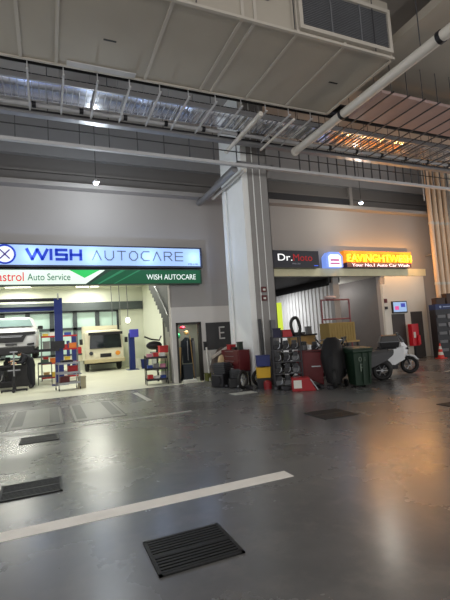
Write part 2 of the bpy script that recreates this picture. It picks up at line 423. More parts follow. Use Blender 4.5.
# galvanised reflecting ribbed duct
gd = thing('ribbed_duct', 'shiny ribbed sheet-metal duct reflecting the blue and orange signs', 'duct', (0, 0, 7.15))
B().box(XL, XR, 9.14, 9.92, .015, .16).mk('casing', GALV, gd)
rb = B(); x = XL
while x < XR: rb.box(x, x+.012, 9.13, 9.93, 0, .17); x += .14
rb.mk('ribs', ZINC, gd)
tag(B().box(XL, XR, 9.06, 9.12, 7.12, 7.24).mk('support_rail', ZINC), 'grey support rail along the near edge of the ribbed duct', 'rail')
# conduits along x
def xpipe(y, z, r, m, label, coup=None, name='conduit_pipe'):
    t = thing(name, label, 'pipe', (0, y, z))
    B().cyl((XL, 0, 0), (XR, 0, 0), r, 12).mk('tube', m, t, smooth=True)
    if coup:
        x = XL+.4
        while x < XR:
            B().cyl((x, 0, 0), (x+.09, 0, 0), r*1.35, 12).mk('coupling', DARK, t, smooth=True); x += coup
    return t
xpipe(10.12, 7.16, .055, RAIL, 'pale segmented conduit with dark couplings running under the ribbed duct', 1.05)
xpipe(10.02, 7.28, .03, ZINCD, 'thin dark conduit beside the pale segmented conduit')
xpipe(10.22, 7.08, .02, DARK, 'thinnest dark conduit just below the pale segmented conduit')
tag(B().box(XL, XR, 10.26, 10.3, 7.0, 7.1).box(XL, XR, 10.3, 10.44, 7.0, 7.012).mk('cable_tray', ZINC), 'zinc cable tray between the pale conduit and the upright mesh tray', 'cable tray')
# supply duct with pale bottom rail
sd = thing('mesh_cable_tray', 'long upright wire-mesh cable tray with a pale bottom rail over the shop fronts', 'cable tray', (0, 10.5, 6.45))
B().box(XL, XR, -.02, .02, .60, .66).mk('top_rail', ZINC, sd)
B().box(XL, XR, -.05, .06, -.05, .03).mk('bottom_rail', RAIL, sd)
B().cyl((XL, -.03, .36), (XR, -.03, .36), .015, 6).mk('side_cable', BLACK, sd)
x = XL+.5
while x < XR: B().box(x-.010, x+.010, -.04, 0, .04, .66).mk('seam', ZINCD, sd); x += .72 if x < 7 else .36
x = XL+.5
while x < XR: B().cyl((x, -.02, .6), (x, -.02, 2.74), .01, 6).mk('hanger_rod', ZINCD, sd); x += 1.44
# cross struts
k = 0; x = -8.4
first = None
while x < 18.5:
    y0 = 8.63 if x < 7 else 7.0
    nm = 'strut_bar'
    hw = .02 if x < 7 else .013
    b = B().box(x-hw, x+hw, y0, 10.25, 7.06, 7.09).cyl((x, y0+.08, 7.1), (x, y0+.08, 9.2 if x < 7 else 7.895), .01, 6).cyl((x, 10.26, 7.1), (x, 10.26, 9.2), .01, 6)
    if x < 7: tag(b.mk(nm, RAIL), 'pale cross strut with two drop rods under the ribbed duct', 'strut', 'pale cross struts left of the big pipe')
    else: tag(b.mk(nm, ZINCD), 'dark cross strut reaching toward the camera at upper right', 'strut', 'dark cross struts right of the big pipe')
    x += .68 if x < 7 else .52
# big round pipe toward the camera
bp = thing('drain_pipe', 'large pale round pipe crossing under the ceiling toward the upper right corner', 'pipe', (7.05, 0, 6.95))
B().cyl((0, -2, 0), (0, 10.3, 0), .11, 20).mk('tube', PIPE, bp, smooth=True)
for yy in (5.1, 8.0, 10.2): B().cyl((0, yy, 0), (0, yy+.08, 0), .13, 20).mk('collar', DARK if yy < 9 else PIPE, bp, smooth=True)
for yy in (5.6, 9.0): B().cyl((0, yy, .1), (0, yy, 2.25), .012, 6).mk('hanger_rod', ZINCD, bp)
tag(B().cyl((7.28, -2, 7.02), (7.28, 9.9, 7.02), .035, 10).mk('conduit_pipe', PIPE, smooth=True), 'thin pale conduit alongside the large round pipe', 'pipe')
tag(B().cyl((5.03, 8.65, 6.98), (5.05, 10.9, 6.98), .06, 12).mk('branch_pipe', PIPE, smooth=True), 'pale branch pipe slanting from the duct edge toward the middle column', 'pipe')
tag(B().cyl((6.0, 8.65, 6.98), (6.0, 10.5, 6.98), .035, 12).mk('branch_pipe', PIPE, smooth=True), 'thin branch pipe between the slanting branch pipe and the large pipe', 'pipe')
tag(B().cyl((5.48, 10.6, 6.35), (5.48, 13.2, 6.35), .055, 12).mk('branch_pipe', PIPE, smooth=True), 'pale pipe running back along the left side of the middle column top', 'pipe')
tag(B().cyl((5.2, 10.7, 6.38), (5.2, 13.9, 6.38), .10, 12).mk('branch_pipe', ZINC, smooth=True), 'thicker grey pipe running back beside the middle column top', 'pipe')
tag(B().cyl((5.4, 11.7, 0), (5.4, 11.7, 6.3), .035, 10).mk('down_pipe', COLW, smooth=True).copy() if False else B().cyl((5.56, 12.3, 0), (5.56, 12.3, 6.29), .03, 10).mk('down_pipe', COLW, smooth=True), 'thin white down pipe on the left face of the middle column', 'pipe')
# bracket frame round the column top
tag(B().box(5.45, 6.7, 11.0, 11.05, 6.72, 6.8).box(5.45, 5.52, 11.0, 12.9, 6.72, 6.8).box(6.62, 6.7, 11.0, 12.9, 6.72, 6.8).mk('bracket_frame', ZINC), 'steel bracket frame around the top of the middle column', 'bracket')
# ceiling beams at the right
tag(B().box(7.8, XR, 5.2, 5.4, 8.9, 9.2).mk('ceiling_beam', SLAB), 'shallow beam under the slab at the upper right', 'beam')
tag(B().box(XL, XR, 3.6, 3.9, 8.7, 9.2).mk('ceiling_beam', SLAB), 'shallow beam under the slab nearest the camera', 'beam')

# pendants
LEDM = mat('led_white', (225, 238, 255), emis=7)
def pendant(x, y, z, ztop, label, power, col):
    t = thing('pendant_lamp', label, 'lamp', (x, y, z))
    B().cyl((0, 0, .1), (0, 0, ztop-z), .008, 6).mk('cord', BLACK, t)
    B().cyl((0, 0, .02), (0, 0, .12), .09, 16, .03).mk('shade', RAIL, t, smooth=True)
    B().ell((0, 0, -.01), (.07, .07, .04)).mk('bulb', LEDM, t, smooth=True)
    lamp_light('pendant_light', (0, 0, -.12), power, col, 'POINT', .08, parent=t)
pendant(1.41, 12.2, 6.18, 9.2, 'lit white pendant lamp hanging above the blue-lit sign', 110, (.85, .93, 1))
pendant(11.22, 12.2, 6.26, 9.2, 'lit white pendant lamp hanging above the orange sign', 75, (1, .95, .84))
pendant(-4.0, -3.0, 6.0, 9.2, 'added unseen pendant lamp behind the viewpoint on the left', 500, (1, .96, .9))  # unseen lamp, added as fill for the general light level
pendant(6.0, -3.0, 6.0, 9.2, 'added unseen pendant lamp behind the viewpoint on the right', 500, (1, .96, .9))  # second unseen fill lamp, added to lift the overall light
tag(B().cyl((14.62, 12.2, 6.6), (14.62, 12.2, 9.2), .02, 8).mk('drop_rod', RAIL), 'long pale drop rod hanging left of the right-hand pipes', 'rod')

# ------------------------------------------------------------------ signs
SY = 13.60; K = SY/13.9
def sx(x): return x*K
def sz(z): return 1.55+(z-1.55)*K
SB = mat('sign_blue_lit', (168, 200, 252), emis=.72)
DKFR = mat('sign_frame', (44, 50, 66), .5)
ws = thing('shop_sign', 'long blue-lit sign box reading WISH AUTOCARE', 'sign', (0, SY, 0))
B().box(-5.5, sx(5.2), 0, .3, sz(4.0), sz(4.73)).mk('case', DKFR, ws)
B().box(-5.45, sx(5.12), -.01, 0, sz(4.06), sz(4.68)).mk('face', SB, ws)
INK = mat('ink_blue', (22, 60, 190), emis=.55); INKG = mat('ink_grey', (96, 112, 140), emis=.35)
# wide custom WISH letters
zb, zt = sz(4.22), sz(4.56); H = zt-zb
def strokes(name, segs, wd, m, parent, y=-.012, d=.02):
    b = B()
    for (x1, z1, x2, z2) in segs:
        v = Vector((x2-x1, z2-z1)); L = v.length
        if L == 0: continue
        nx, nz = -v.y/L*wd/2, v.x/L*wd/2; ex, ez = v.x/L*wd*.35, v.y/L*wd*.35
        b.prism([(x1-ex+nx, z1-ez+nz), (x2+ex+nx, z2+ez+nz), (x2+ex-nx, z2+ez-nz), (x1-ex-nx, z1-ez-nz)], y-d, y)
    return b.mk(name, m, parent)
def letter(ch, x, wd):
    z0, z1, zm = zb+.02, zt-.02, (zb+zt)/2; X = lambda f: x+wd*f
    D = {'W': [(0, 1, .25, 0), (.25, 0, .5, 1), (.5, 1, .75, 0), (.75, 0, 1, 1)], 'I': [(.5, 0, .5, 1)],
         'S': [(1, 1, 0, 1), (0, 1, 0, .5), (0, .5, 1, .5), (1, .5, 1, 0), (1, 0, 0, 0)], 'H': [(0, 0, 0, 1), (1, 0, 1, 1), (0, .5, 1, .5)],
         'A': [(0, 0, .5, 1), (.5, 1, 1, 0)], 'U': [(0, 1, 0, .3), (0, .3, .3, 0), (.3, 0, .7, 0), (.7, 0, 1, .3), (1, .3, 1, 1)],
         'T': [(0, 1, 1, 1), (.5, 1, .5, 0)], 'O': [(.3, 0, 0, .3), (0, .3, 0, .7), (0, .7, .3, 1), (.3, 1, .7, 1), (.7, 1, 1, .7), (1, .7, 1, .3), (1, .3, .7, 0), (.7, 0, .3, 0)],
         'C': [(1, 1, .3, 1), (.3, 1, 0, .7), (0, .7, 0, .3), (0, .3, .3, 0), (.3, 0, 1, 0)], 'R': [(0, 0, 0, 1), (0, 1, .8, 1), (.8, 1, 1, .75), (1, .75, .8, .5), (.8, .5, 0, .5), (.5, .5, 1, 0)],
         'E': [(1, 1, 0, 1), (1, .5, 0, .5), (1, 0, 0, 0), (0, 0, 0, 1)]}[ch]
    return [(X(a), z0+(z1-z0)*b, X(c), z0+(z1-z0)*d) for a, b, c, d in D]
seg = []
# pixel columns converted to metres along the wall: WISH spans -0.47..1.33
for ch, x, wd in (('W', -.50, .56), ('I', .14, .05), ('S', .32, .29), ('H', .74, .29)): seg += letter(ch, x, wd)
strokes('lettering', seg, .085, INK, ws)
seg = []
X0, X1 = 1.38, 4.50; n = 8; st_ = (X1-X0)/n
for i, ch in enumerate('AUTOCARE'): seg += letter(ch, X0+i*st_, st_*.68)
strokes('lettering', seg, .03, INKG, ws)
text('lettering', 'PTE LTD', 4.56, 4.92, -.01, sz(4.10), sz(4.15), INKG, ws)
B().tor((-1.09, -.02, sz(4.38)), .27, .028, 'y', 32, 8).mk('logo_ring', INK, ws, smooth=True)
B().cyl((-1.09, -.012, sz(4.38)), (-1.09, -.018, sz(4.38)), .26, 28).mk('logo_disc', mat('logo_white', (228, 234, 250), emis=.9), ws)
strokes('logo_tools', [(-1.21, sz(4.25), -.97, sz(4.51)), (-1.21, sz(4.51), -.97, sz(4.25))], .035, mat('ink_purple', (86, 60, 150), emis=.3), ws, -.02)
for x in (-4, -2.2, -.4, 1.4, 3.2, 4.8): lamp_light('sign_glow', (x, -.3, 4.3), 9, (.5, .66, 1), 'POINT', .02, parent=ws)

cs = thing('shop_sign', 'green and white lit sign strip under the blue-lit sign', 'sign', (0, SY-.02, 0))
g0, g1 = sz(3.42), sz(3.93)
B().box(-5.5, sx(5.14), 0, .3, g0, g1).mk('case', mat('sign_green_dark', (14, 62, 44), .4), cs)
B().prism([(-5.45, g0+.03), (1.15, g0+.03), (1.75, g1-.03), (-5.45, g1-.03)], -.012, 0).mk('face', mat('sign_white_lit', (226, 240, 228), emis=.8), cs)
B().prism([(1.27, g0+.03), (sx(5.08), g0+.03), (sx(5.08), g1-.03), (1.95, g1-.03)], -.012, 0).mk('face', mat('sign_green_lit', (14, 92, 58), emis=.5), cs)
B().prism([(1.5, g0+.03), (1.58, g0+.03), (2.4, g1-.03), (2.25, g1-.03)], -.016, -.012).prism([(2.0, g0+.03), (2.05, g0+.03), (2.9, g1-.03), (2.8, g1-.03)], -.016, -.012).mk('stripe', mat('sign_green_mid', (50, 140, 96), emis=.5), cs)
B().prism([(1.12, g1-.16-.12), (1.58, g1-.03), (.68, g1-.03)], -.018, -.012).mk('triangle', mat('sign_green_bright', (40, 190, 90), emis=.8), cs)
text('lettering', 'Castrol', -1.50, -.60, -.012, g0+.13, g1-.1, mat('ink_red', (222, 16, 34), emis=.7), cs)
text('lettering', 'Auto Service', -.50, .70, -.012, g0+.15, g1-.14, mat('ink_green', (44, 130, 96), emis=.4), cs)
text('lettering', 'WISH AUTOCARE', 3.08, 4.80, -.012, g0+.15, g1-.17, mat('ink_white', (235, 245, 240), emis=.8), cs)

dm = thing('shop_sign', 'dark navy sign panel reading Dr. Moto with a glowing red left edge', 'sign', (0, SY, 0))
a0, a1, b0, b1 = sx(8.0), sx(10.3), sz(4.03), sz(4.72)
B().box(a0, a1, 0, .3, b0, b1).mk('case', mat('sign_navy', (22, 26, 42), .35), dm)
B().box(a0-.05, a0, -.02, .3, b0, b1).mk('edge_light', mat('edge_red', (240, 70, 80), emis=2.2), dm)
text('lettering', 'Dr.', a0+.36, a0+1.0, 0, b0+.27, b1-.14, mat('ink_white2', (245, 245, 245), emis=1.0), dm)
text('lettering', 'Moto', a0+1.05, a0+1.93, 0, b0+.27, b1-.14, mat('ink_redd', (170, 24, 34), emis=.5), dm)
text('lettering', 'PTE LTD', a0+1.0, a0+1.35, 0, b0+.13, b0+.18, mat('ink_white3', (150, 150, 160), emis=.4), dm)
B().box(a0+2.0, a0+2.2, -.006, 0, b0+.07, b0+.1).mk('mark', mat('ink_blue2', (60, 100, 230), emis=.8), dm)

al = thing('logo_sign', 'arch-shaped glowing blue and white logo sign between the navy and orange signs', 'sign', (0, SY, 0))
c0, c1 = sx(10.66), sx(11.5); d0, d1 = sz(4.06), sz(4.70)
ap = lambda i: [(c0+i, d0), (c1-i, d0), (c1-i, d1-.18), (c1-.16-i*.5, d1-i), (c0+.16+i*.5, d1-i), (c0+i, d1-.18)]
B().prism(ap(0), -.02, .3).mk('arch', mat('arch_blue', (120, 150, 230), emis=.9), al)
B().prism(ap(.1), -.03, -.02).mk('arch_inner', mat('arch_white', (205, 220, 255), emis=1.3), al)
B().box(c0+.2, c1-.2, -.036, -.03, d0+.25, d0+.33).box(c0+.18, c1-.18, -.036, -.03, d0+.12, d0+.18).mk('mark', mat('arch_mark', (200, 90, 150), emis=.6), al)

hv = thing('shop_sign', 'glowing orange channel-letter sign over a dark strip reading Your No.1 Auto Car Wash', 'sign', (0, SY, 0))
e0, e1 = sx(11.62), sx(15.45)
B().box(e0, e1, .02, .3, sz(4.28), sz(4.78)).mk('backing', mat('orange_back', (240, 140, 30), emis=.75), hv)
text('lettering', 'EAVINGHTWESH', e0+.1, e1-.08, -.02, sz(4.30), sz(4.62), mat('letter_yellow', (255, 206, 40), emis=1.5), hv, .05)
B().box(e0+.1, e1-.06, 0, .3, sz(4.07), sz(4.27)).mk('strip', mat('strip_purple', (58, 34, 60), .4), hv)
text('lettering', 'Your No.1 Auto Car Wash', e0+.35, e1-.2, 0, sz(4.10), sz(4.23), mat('ink_white4', (240, 225, 240), emis=1.2), hv)
for x in (11.9, 12.8, 13.7, 14.6, 15.0): lamp_light('sign_glow', (x, -.3, 4.42), 30, (1, .46, .12), 'POINT', .02, parent=hv)

# ------------------------------------------------------------------ workshop lights
TUBE = mat('tube_white', (255, 252, 232), emis=6)
def batten(x, y, z, L, label, power, col=(1, .98, .88), grp=None):
    t = thing('tube_light', label, 'lamp', (x, y, z), 0, grp)
    B().box(-L/2, L/2, -.06, .06, 0, .06).mk('housing', WHITE, t)
    B().cyl((-L/2+.03, 0, -.03), (L/2-.03, 0, -.03), .02, 10).mk('tube', TUBE, t, smooth=True)
    lamp_light('tube_glow', (0, 0, -.1), power, col, 'AREA', L, None, .25, parent=t)
for y in (16.0, 19.3, 22.6, 25.0):
    for x in (-5.0, -1.4, 2.2):
        batten(x, y, 4.84, 1.3, 'ceiling tube light inside the bright workshop', 78, grp='tube lights on the workshop ceiling')
batten(4.7, 14.3, 2.24, .6, 'added hidden tube light brightening the closet behind the small doorway', 15)  # lamp added out of sight behind the lintel to brighten the closet
batten(9.5, 17.4, 3.64, .5, 'small bright lamp on the black garage ceiling', 120, (.95, .97, 1))
batten(12.5, 16.6, 3.64, 1.1, 'tube light on the white garage ceiling', 18, (1, .96, .92))
gl = [o for o in bpy.data.objects if o.get('label') == 'tube light on the white garage ceiling'][0]
lamp_light('tube_glow', (0, 0, -.3), 40, (1, .97, .94), 'POINT', .05, parent=gl)

# ------------------------------------------------------------------ left workshop contents
def lift_post(t, x, y, h, w=.3, beam=False):
    p = B().box(x-w/2, x+w/2, y-.14, y-.02, 0, h).box(x-w/2, x-w/2+.06, y-.02, y+.16, 0, h).box(x+w/2-.06, x+w/2, y-.02, y+.16, 0, h)
    po = p.mk('post', BLUE, t, bev=.006)
    B().box(x-.3, x+.3, y-.3, y+.35, 0, .03).mk('base_plate', BLUE, t)
    return po
l1 = thing('car_lift', 'tall blue two-post car lift holding up the white car', 'car lift', (0, 17.8, 0))
for x in (.42, -3.0): lift_post(l1, x, 0, 3.4)
B().box(-3.15, .57, -.1, .02, 3.3, 3.42).mk('overhead_beam', DARK, l1)
B().box(-3.15, .4, .2, .3, 2.95, 3.12).mk('overhead_beam', BLUE, l1)
for x, sgn in ((.42, -1), (-3.0, 1)):
    B().box(min(x, x+sgn*.12)-.2, max(x, x+sgn*.12)+.2, -.2, .2, 1.42, 1.72).mk('carriage', DARK, l1)
    B().prism([(x, 1.44-1.44), (x+sgn*1.0, 0), (x+sgn*1.0, .08), (x, .12)], -.24, -.16).mk('lift_arm', DARK, l1).location.z = 1.33
    B().box(min(x, x+sgn*1.1), max(x, x+sgn*1.1), .5, .6, 1.33, 1.43).mk('lift_arm', DARK, l1)
B().cyl((.42, -.16, 3.35), (.42, -.16, 3.6), .03, 8).mk('hose_fitting', STEEL, l1)
l2 = thing('car_lift', 'short blue column lift around the cream truck', 'car lift', (0, 23.2, 0))
lift_post(l2, 1.28, 0, 2.0, .26); lift_post(l2, 4.15, -.6, 1.95, .28)
B().box(.9, 1.05, -.2, 0, 0, 1.75).mk('post', BLUE, l2)
B().box(4.05, 4.5, -.85, -.5, 1.72, 2.15).mk('motor_box', mat('motor_violet', (70, 70, 190), .4), l2, bev=.03)
B().box(1.42, 1.62, -.2, 0, 1.05, 1.4).mk('control_box', RED, l2)

# white car raised on the lift, facing the camera
def wheel_b(b, x, y, z, R=.34, w=.22): b.tor((x, y, z), R-.08, .09, 'x', 24, 10, w/.18); return b
car = thing('car', 'white car raised on the lift at the far left, seen from the front', 'car', (-1.28, 18.0, 1.22))
def ring(y, hw, z0, z1, zs, tw, r=.12):
    return [(-hw+.1, y, z0), (hw-.1, y, z0), (hw, y, z0+.15), (hw, y, zs), (hw*tw+.02, y, z1-.06), (hw*tw-.12, y, z1), (-hw*tw+.12, y, z1), (-hw*tw-.02, y, z1-.06), (-hw, y, zs), (-hw, y, z0+.15)]
rings = [ring(0, .72, .32, .80, .6, .95), ring(.1, .86, .26, .93, .75, .96), ring(.35, .93, .25, 1.02, .88, .96), ring(1.15, .94, .25, 1.12, 1.0, .93), ring(1.2, .94, .25, 1.15, 1.02, .9), ring(1.95, .94, .25, 1.62, 1.04, .74), ring(3.4, .94, .25, 1.64, 1.04, .72), ring(4.1, .92, .25, 1.3, 1.04, .8), ring(4.35, .86, .35, 1.05, .95, .85)]
B().loft(rings).mk('body', CARW, car, smooth=True, sub=0)
B().prism([(-.74, .34+.86), (.74, .34+.86), (.60, 1.52), (-.60, 1.52)], 0, .02).mk('windshield', mat('car_windscreen_reflection', (122, 146, 148), .12, spec=.8), car)  # glass colour lightened to paint in a pale teal reflection
ws_ = [c for c in car.children if c.name.startswith('windshield')][0]
ws_.data.transform(Matrix.Translation((0, 1.24, 0)))
for v in ws_.data.vertices: v.co.y += (v.co.z-1.2)*1.66-.05; v.co.z += .01
B().prism([(-.56, .86), (.56, .86), (.4, .54), (-.4, .54)], -.05, .03).mk('grille', BLKPL, car)
B().prism([(-.86, .93), (.86, .93), (.8, .84), (-.8, .84)], -.03, .1).mk('front_band', BLKPL, car)
B().box(-.36, .36, -.07, -.05, .74, .77).box(-.40, .40, -.07, -.05, .79, .81).mk('grille_bar', STEEL, car)
for sg in (-1, 1):
    B().prism([(sg*.48, .88), (sg*.84, .94), (sg*.86, .84), (sg*.5, .78)], -.02, .12).mk('headlight', GLASS, car)
    B().prism([(sg*.55, .47), (sg*.8, .5), (sg*.8, .42), (sg*.55, .4)], -.03, .12).mk('fog_lamp', BLKPL, car)
    B().box(sg*1.02-.1, sg*1.02+.1, 1.25, 1.4, 1.06, 1.2).mk('mirror', BLKPL, car, bev=.03)
    for yy in (.85, 3.5):
        wo = wheel_b(B(), sg*.80, yy, .20).mk('wheel', TIRE, car, smooth=True)
        B().cyl((sg*.8-.06, yy, .20), (sg*.8+.06, yy, .20), .2, 16).mk('rim', DARK, wo)
B().box(-.82, .82, -.04, .4, .06, .38).mk('bumper', BLKPL, car, bev=.04)
B().box(-.88, .88, .3, 4.1, .08, .27).mk('underbody', BLKPL, car)
B().prism([(-.2, .5), (.2, .5), (.2, .42), (-.2, .42)], -.06, -.03).mk('plate', mat('plate_grey', (60, 60, 64), .5), car)

# cream cab-over truck
tk = thing('truck', 'small cream cab-over truck parked inside the workshop between blue posts', 'truck', (2.85, 23.6, 0)); tk.scale = (1.17, 1.17, 1.1)
B().loft([[(-.88, 0, .55), (.88, 0, .55), (.88, 0, 1.1), (.84, .1, 1.9), (.74, .2, 2.02), (-.74, .2, 2.02), (-.84, .1, 1.9), (-.88, 0, 1.1)],
          [(-.88, 1.4, .55), (.88, 1.4, .55), (.88, 1.4, 1.1), (.84, 1.4, 1.95), (.76, 1.4, 2.08), (-.76, 1.4, 2.08), (-.84, 1.4, 1.95), (-.88, 1.4, 1.1)]]).mk('cab', TRUCK, tk, bev=.03)
B().prism([(-.66, 1.12), (.78, 1.12), (.74, 1.82), (-.62, 1.82)], -.03, .03).mk('windshield', GLASS, tk)
B().box(-.7, .84, -.1, .02, 1.78, 1.92).mk('visor', BLKPL, tk)
B().box(-.85, .85, 1.5, 2.0, .7, 2.3).box(-1.0, 1.0, 2.0, 2.1, .5, 1.4).mk('cargo_front', TRUCK, tk)
B().box(-.92, .92, -.1, .05, .42, .6).mk('bumper', mat('truck_bumper', (190, 178, 140), .5), tk, bev=.02)
B().cyl((-.6, -.03, .9), (-.6, 0, .9), .09, 16).mk('headlamp', GLASS, tk)
B().cyl((.6, -.03, .85), (.6, 0, .85), .11, 16).mk('headlamp', mat('amber', (230, 150, 50), .3), tk)
B().box(-.2, .3, -.02, 0, .68, .86).mk('front_grille', BLKPL, tk)
for sg in (-1, 1):
    wheel_b(B(), sg*.74, .7, .3, .3, .2).mk('wheel', TIRE, tk, smooth=True)
    B().box(sg*1.02-.07, sg*1.02+.07, .02, .1, 1.35, 1.62).mk('mirror', BLKPL, tk, bev=.01)
B().box(-.8, .8, .1, 2.1, .34, .5).mk('chassis', BLACK, tk)

# silver trolley at the opening
def trolley(name, label, loc, rz, w, d, h, m, shelves, cat='trolley'):
    t = thing(name, label, cat, loc, rz)
    for a in (-1, 1):
        for c in (-1, 1):
            B().cyl((a*w/2, c*d/2, .08), (a*w/2, c*d/2, h), .016, 8).mk('leg', m, t)
            B().cyl((a*w/2-.012, c*d/2, .045), (a*w/2+.012, c*d/2, .045), .045, 12).mk('castor', BLACK, t)
    for z in shelves:
        B().box(-w/2, w/2, -d/2, d/2, z, z+.02).box(-w/2, w/2, -d/2-.01, -d/2+.01, z, z+.07).box(-w/2, w/2, d/2-.01, d/2+.01, z, z+.07).mk('shelf', m, t)
    return t
trolley('tool_trolley', 'silver wheeled tool trolley with red cases standing at the workshop entrance', (.62, 15.6, 0), .2, .7, .45, .95, STEEL, (.2, .55, .88))
def crate(label, x, y, z, w, d, h, m, rz=0, name='storage_box', cat='box', group=None, lid=True):
    t = thing(name, label, cat, (x, y, z), rz, group)
    B().box(-w/2, w/2, -d/2, d/2, 0, h*.88).mk('body', m, t, bev=.008)
    if lid: B().box(-w/2-.01, w/2+.01, -d/2-.01, d/2+.01, h*.88, h).mk('lid', m, t, bev=.006)
    else: B().box(-w/2-.012, w/2+.012, -d/2-.012, d/2+.012, h*.82, h*.9).mk('rim', m, t)
    return t
crate('dark red tool case on the lower shelf of the silver trolley', .5, 15.58, .222, .3, .3, .24, REDD, .2, 'tool_case', 'case')
crate('red tool case on the middle shelf of the silver trolley', .78, 15.6, .572, .28, .3, .24, RED, .2, 'tool_case', 'case')
crate('pale parts box beside the silver trolley', 1.08, 15.7, 0, .24, .24, .42, mat('pale_box', (186, 178, 150), .7), .1)
crate('dark parts box on top of the silver trolley', .6, 15.6, .902, .36, .3, .12, DARK, .2)

# transmission jack
tj = thing('transmission_jack', 'silver-poled jack stand with a dark cross base under the raised car', 'jack', (-1.12, 16.7, 0))
B().box(-.42, .42, -.05, .05, .03, .09).box(-.05, .05, -.4, .4, .03, .09).mk('base', DARK, tj)
B().cyl((0, 0, .08), (0, 0, .55), .06, 12).mk('cylinder', DARK, tj)
B().cyl((0, 0, .5), (0, 0, 1.41), .026, 12).mk('pole', STEEL, tj)
B().box(-.2, .2, -.02, .02, .74, .78).box(-.12, .12, -.08, .08, 1.39, 1.43).mk('cradle', STEEL, tj)
for a, b_ in ((.4, 0), (-.4, 0), (0, .38), (0, -.38)): B().ell((a, b_, .03), (.035, .035, .03), 10, 6).mk('castor', BLACK, tj)
# dark gearbox and engine lumps beneath the car
def engine(label, x, y, z, s, rz, m=DARK, name='engine_block', group=None):
    t = thing(name, label, 'engine part', (x, y, z), rz, group)
    B().box(-.22*s, .22*s, -.18*s, .18*s, 0, .3*s).mk('block', m, t, bev=.03*s)
    b = B()
    for k in range(5): b.box(-.17*s, .17*s, -.2*s, .2*s, (.32+k*.045)*s, (.34+k*.045)*s)
    b.box(-.13*s, .13*s, -.15*s, .15*s, .3*s, .55*s); b.mk('cylinder_head', mat('engine_grey', (68, 70, 74), .45, .3), t)
    B().cyl((-.24*s, -.02*s, .16*s), (.25*s, -.02*s, .16*s), .1*s, 14).mk('cover', m, t, smooth=True)
    B().tube([(.1*s, -.18*s, .4*s), (.15*s, -.3*s, .35*s), (.12*s, -.32*s, .15*s), (0, -.3*s, .05*s)], .025*s).mk('exhaust_stub', STEEL, t, smooth=True)
    return t
bench = trolley('work_trolley', 'dark workshop trolley heaped with parts under the raised white car', (-1.75, 18.0, 0), .05, 1.1, .5, .9, DARK, (.25, .84))
crate('wide charcoal parts chest behind the mechanic under the raised car', -1.15, 19.0, 0, 1.3, .5, .85, mat('charcoal', (58, 58, 62), .5))
engine('black engine on the wide charcoal chest behind the mechanic, left one', -1.5, 19.0, .85, .62, .2, BLKPL)
engine('black engine on the wide charcoal chest behind the mechanic, right one', -.85, 19.0, .85, .62, -.3, BLKPL)
engine('dark gearbox on the top of the trolley under the white car', -1.9, 18.0, .862, .8, .3)
engine('dark engine on the low shelf of the trolley under the white car', -1.6, 18.0, .272, .8, -.4)
wt = trolley('work_trolley', 'low metal work table right of the mechanic with small parts on it', (-.12, 18.6, 0), 0, .5, .4, .85, ZINCD, (.3, .82))
crate('green and grey parts tray on the low metal work table', -.12, 18.6, .842, .3, .24, .16, mat('tray_green', (84, 110, 90), .6))

# red-edged shelving with boxes
rk = thing('storage_rack', 'red-beamed storage rack of coloured boxes behind the tall blue post', 'rack', (.5, 20.6, 0))
for a in (-.76, .76):
    for c in (-.22, .22): B().box(a-.025, a+.025, c-.025, c+.025, 0, 2.15).mk('upright', GREYP, rk)
for z in (.12, .75, 1.35, 1.95):
    B().box(-.76, .76, -.2, .2, z, z+.02).mk('shelf', WHITE, rk)
    B().box(-.76, .76, -.25, -.22, z-.03, z+.04).mk('beam', RED, rk)
cols = [('tan', (180, 146, 98)), ('blue', (38, 66, 150)), ('yellow', (212, 180, 70)), ('red', (170, 40, 40)), ('white', (215, 214, 208)), ('orange', (214, 120, 50)), ('grey', (130, 130, 130))]
names = ['bottom', 'second', 'third', 'top']
for si, z in enumerate((.14, .77, 1.37, 1.97)):
    x = -.70; q = 0
    order = ['leftmost', 'second from left', 'middle', 'fourth from left', 'fifth from left', 'rightmost']
    while x < .42 and q < 5:
        wv = random.uniform(.22, .34); hv_ = random.uniform(.2, .4) if si < 3 else random.uniform(.12, .2)
        cn, cc = cols[(si*3+q*2) % 7]
        crate('%s box, %s on the %s shelf of the red-beamed rack' % (cn, order[q], names[si]), .5+x+wv/2, 20.6, z, wv, .34, hv_, mat('box_'+cn, cc, .7))
        x += wv+.06; q += 1

# black shelf cart beside the doorway
sc = trolley('shelf_cart', 'black three-shelf cart of small parts beside the grey wall edge', (3.44, 14.35, 0), -.1, .72, .4, 1.0, BLKPL, (.14, .5, .88))
smalls = [('red', (190, 40, 45)), ('white', (220, 220, 215)), ('blue', (40, 70, 150)), ('grey', (120, 120, 120)), ('pink', (200, 130, 150))]
for si, z in enumerate((.162, .522, .902)):
    for q in range(3):
        cn, cc = smalls[(si*2+q) % 5]
        crate('small %s parts tub, %s on the %s shelf of the black cart' % (cn, ['left', 'middle', 'right'][q], ['bottom', 'middle', 'top'][si]), 3.22+q*.22, 14.35-q*.02, z, .17, .26, random.uniform(.12, .22), mat('tub_'+cn, cc, .6), -.1)
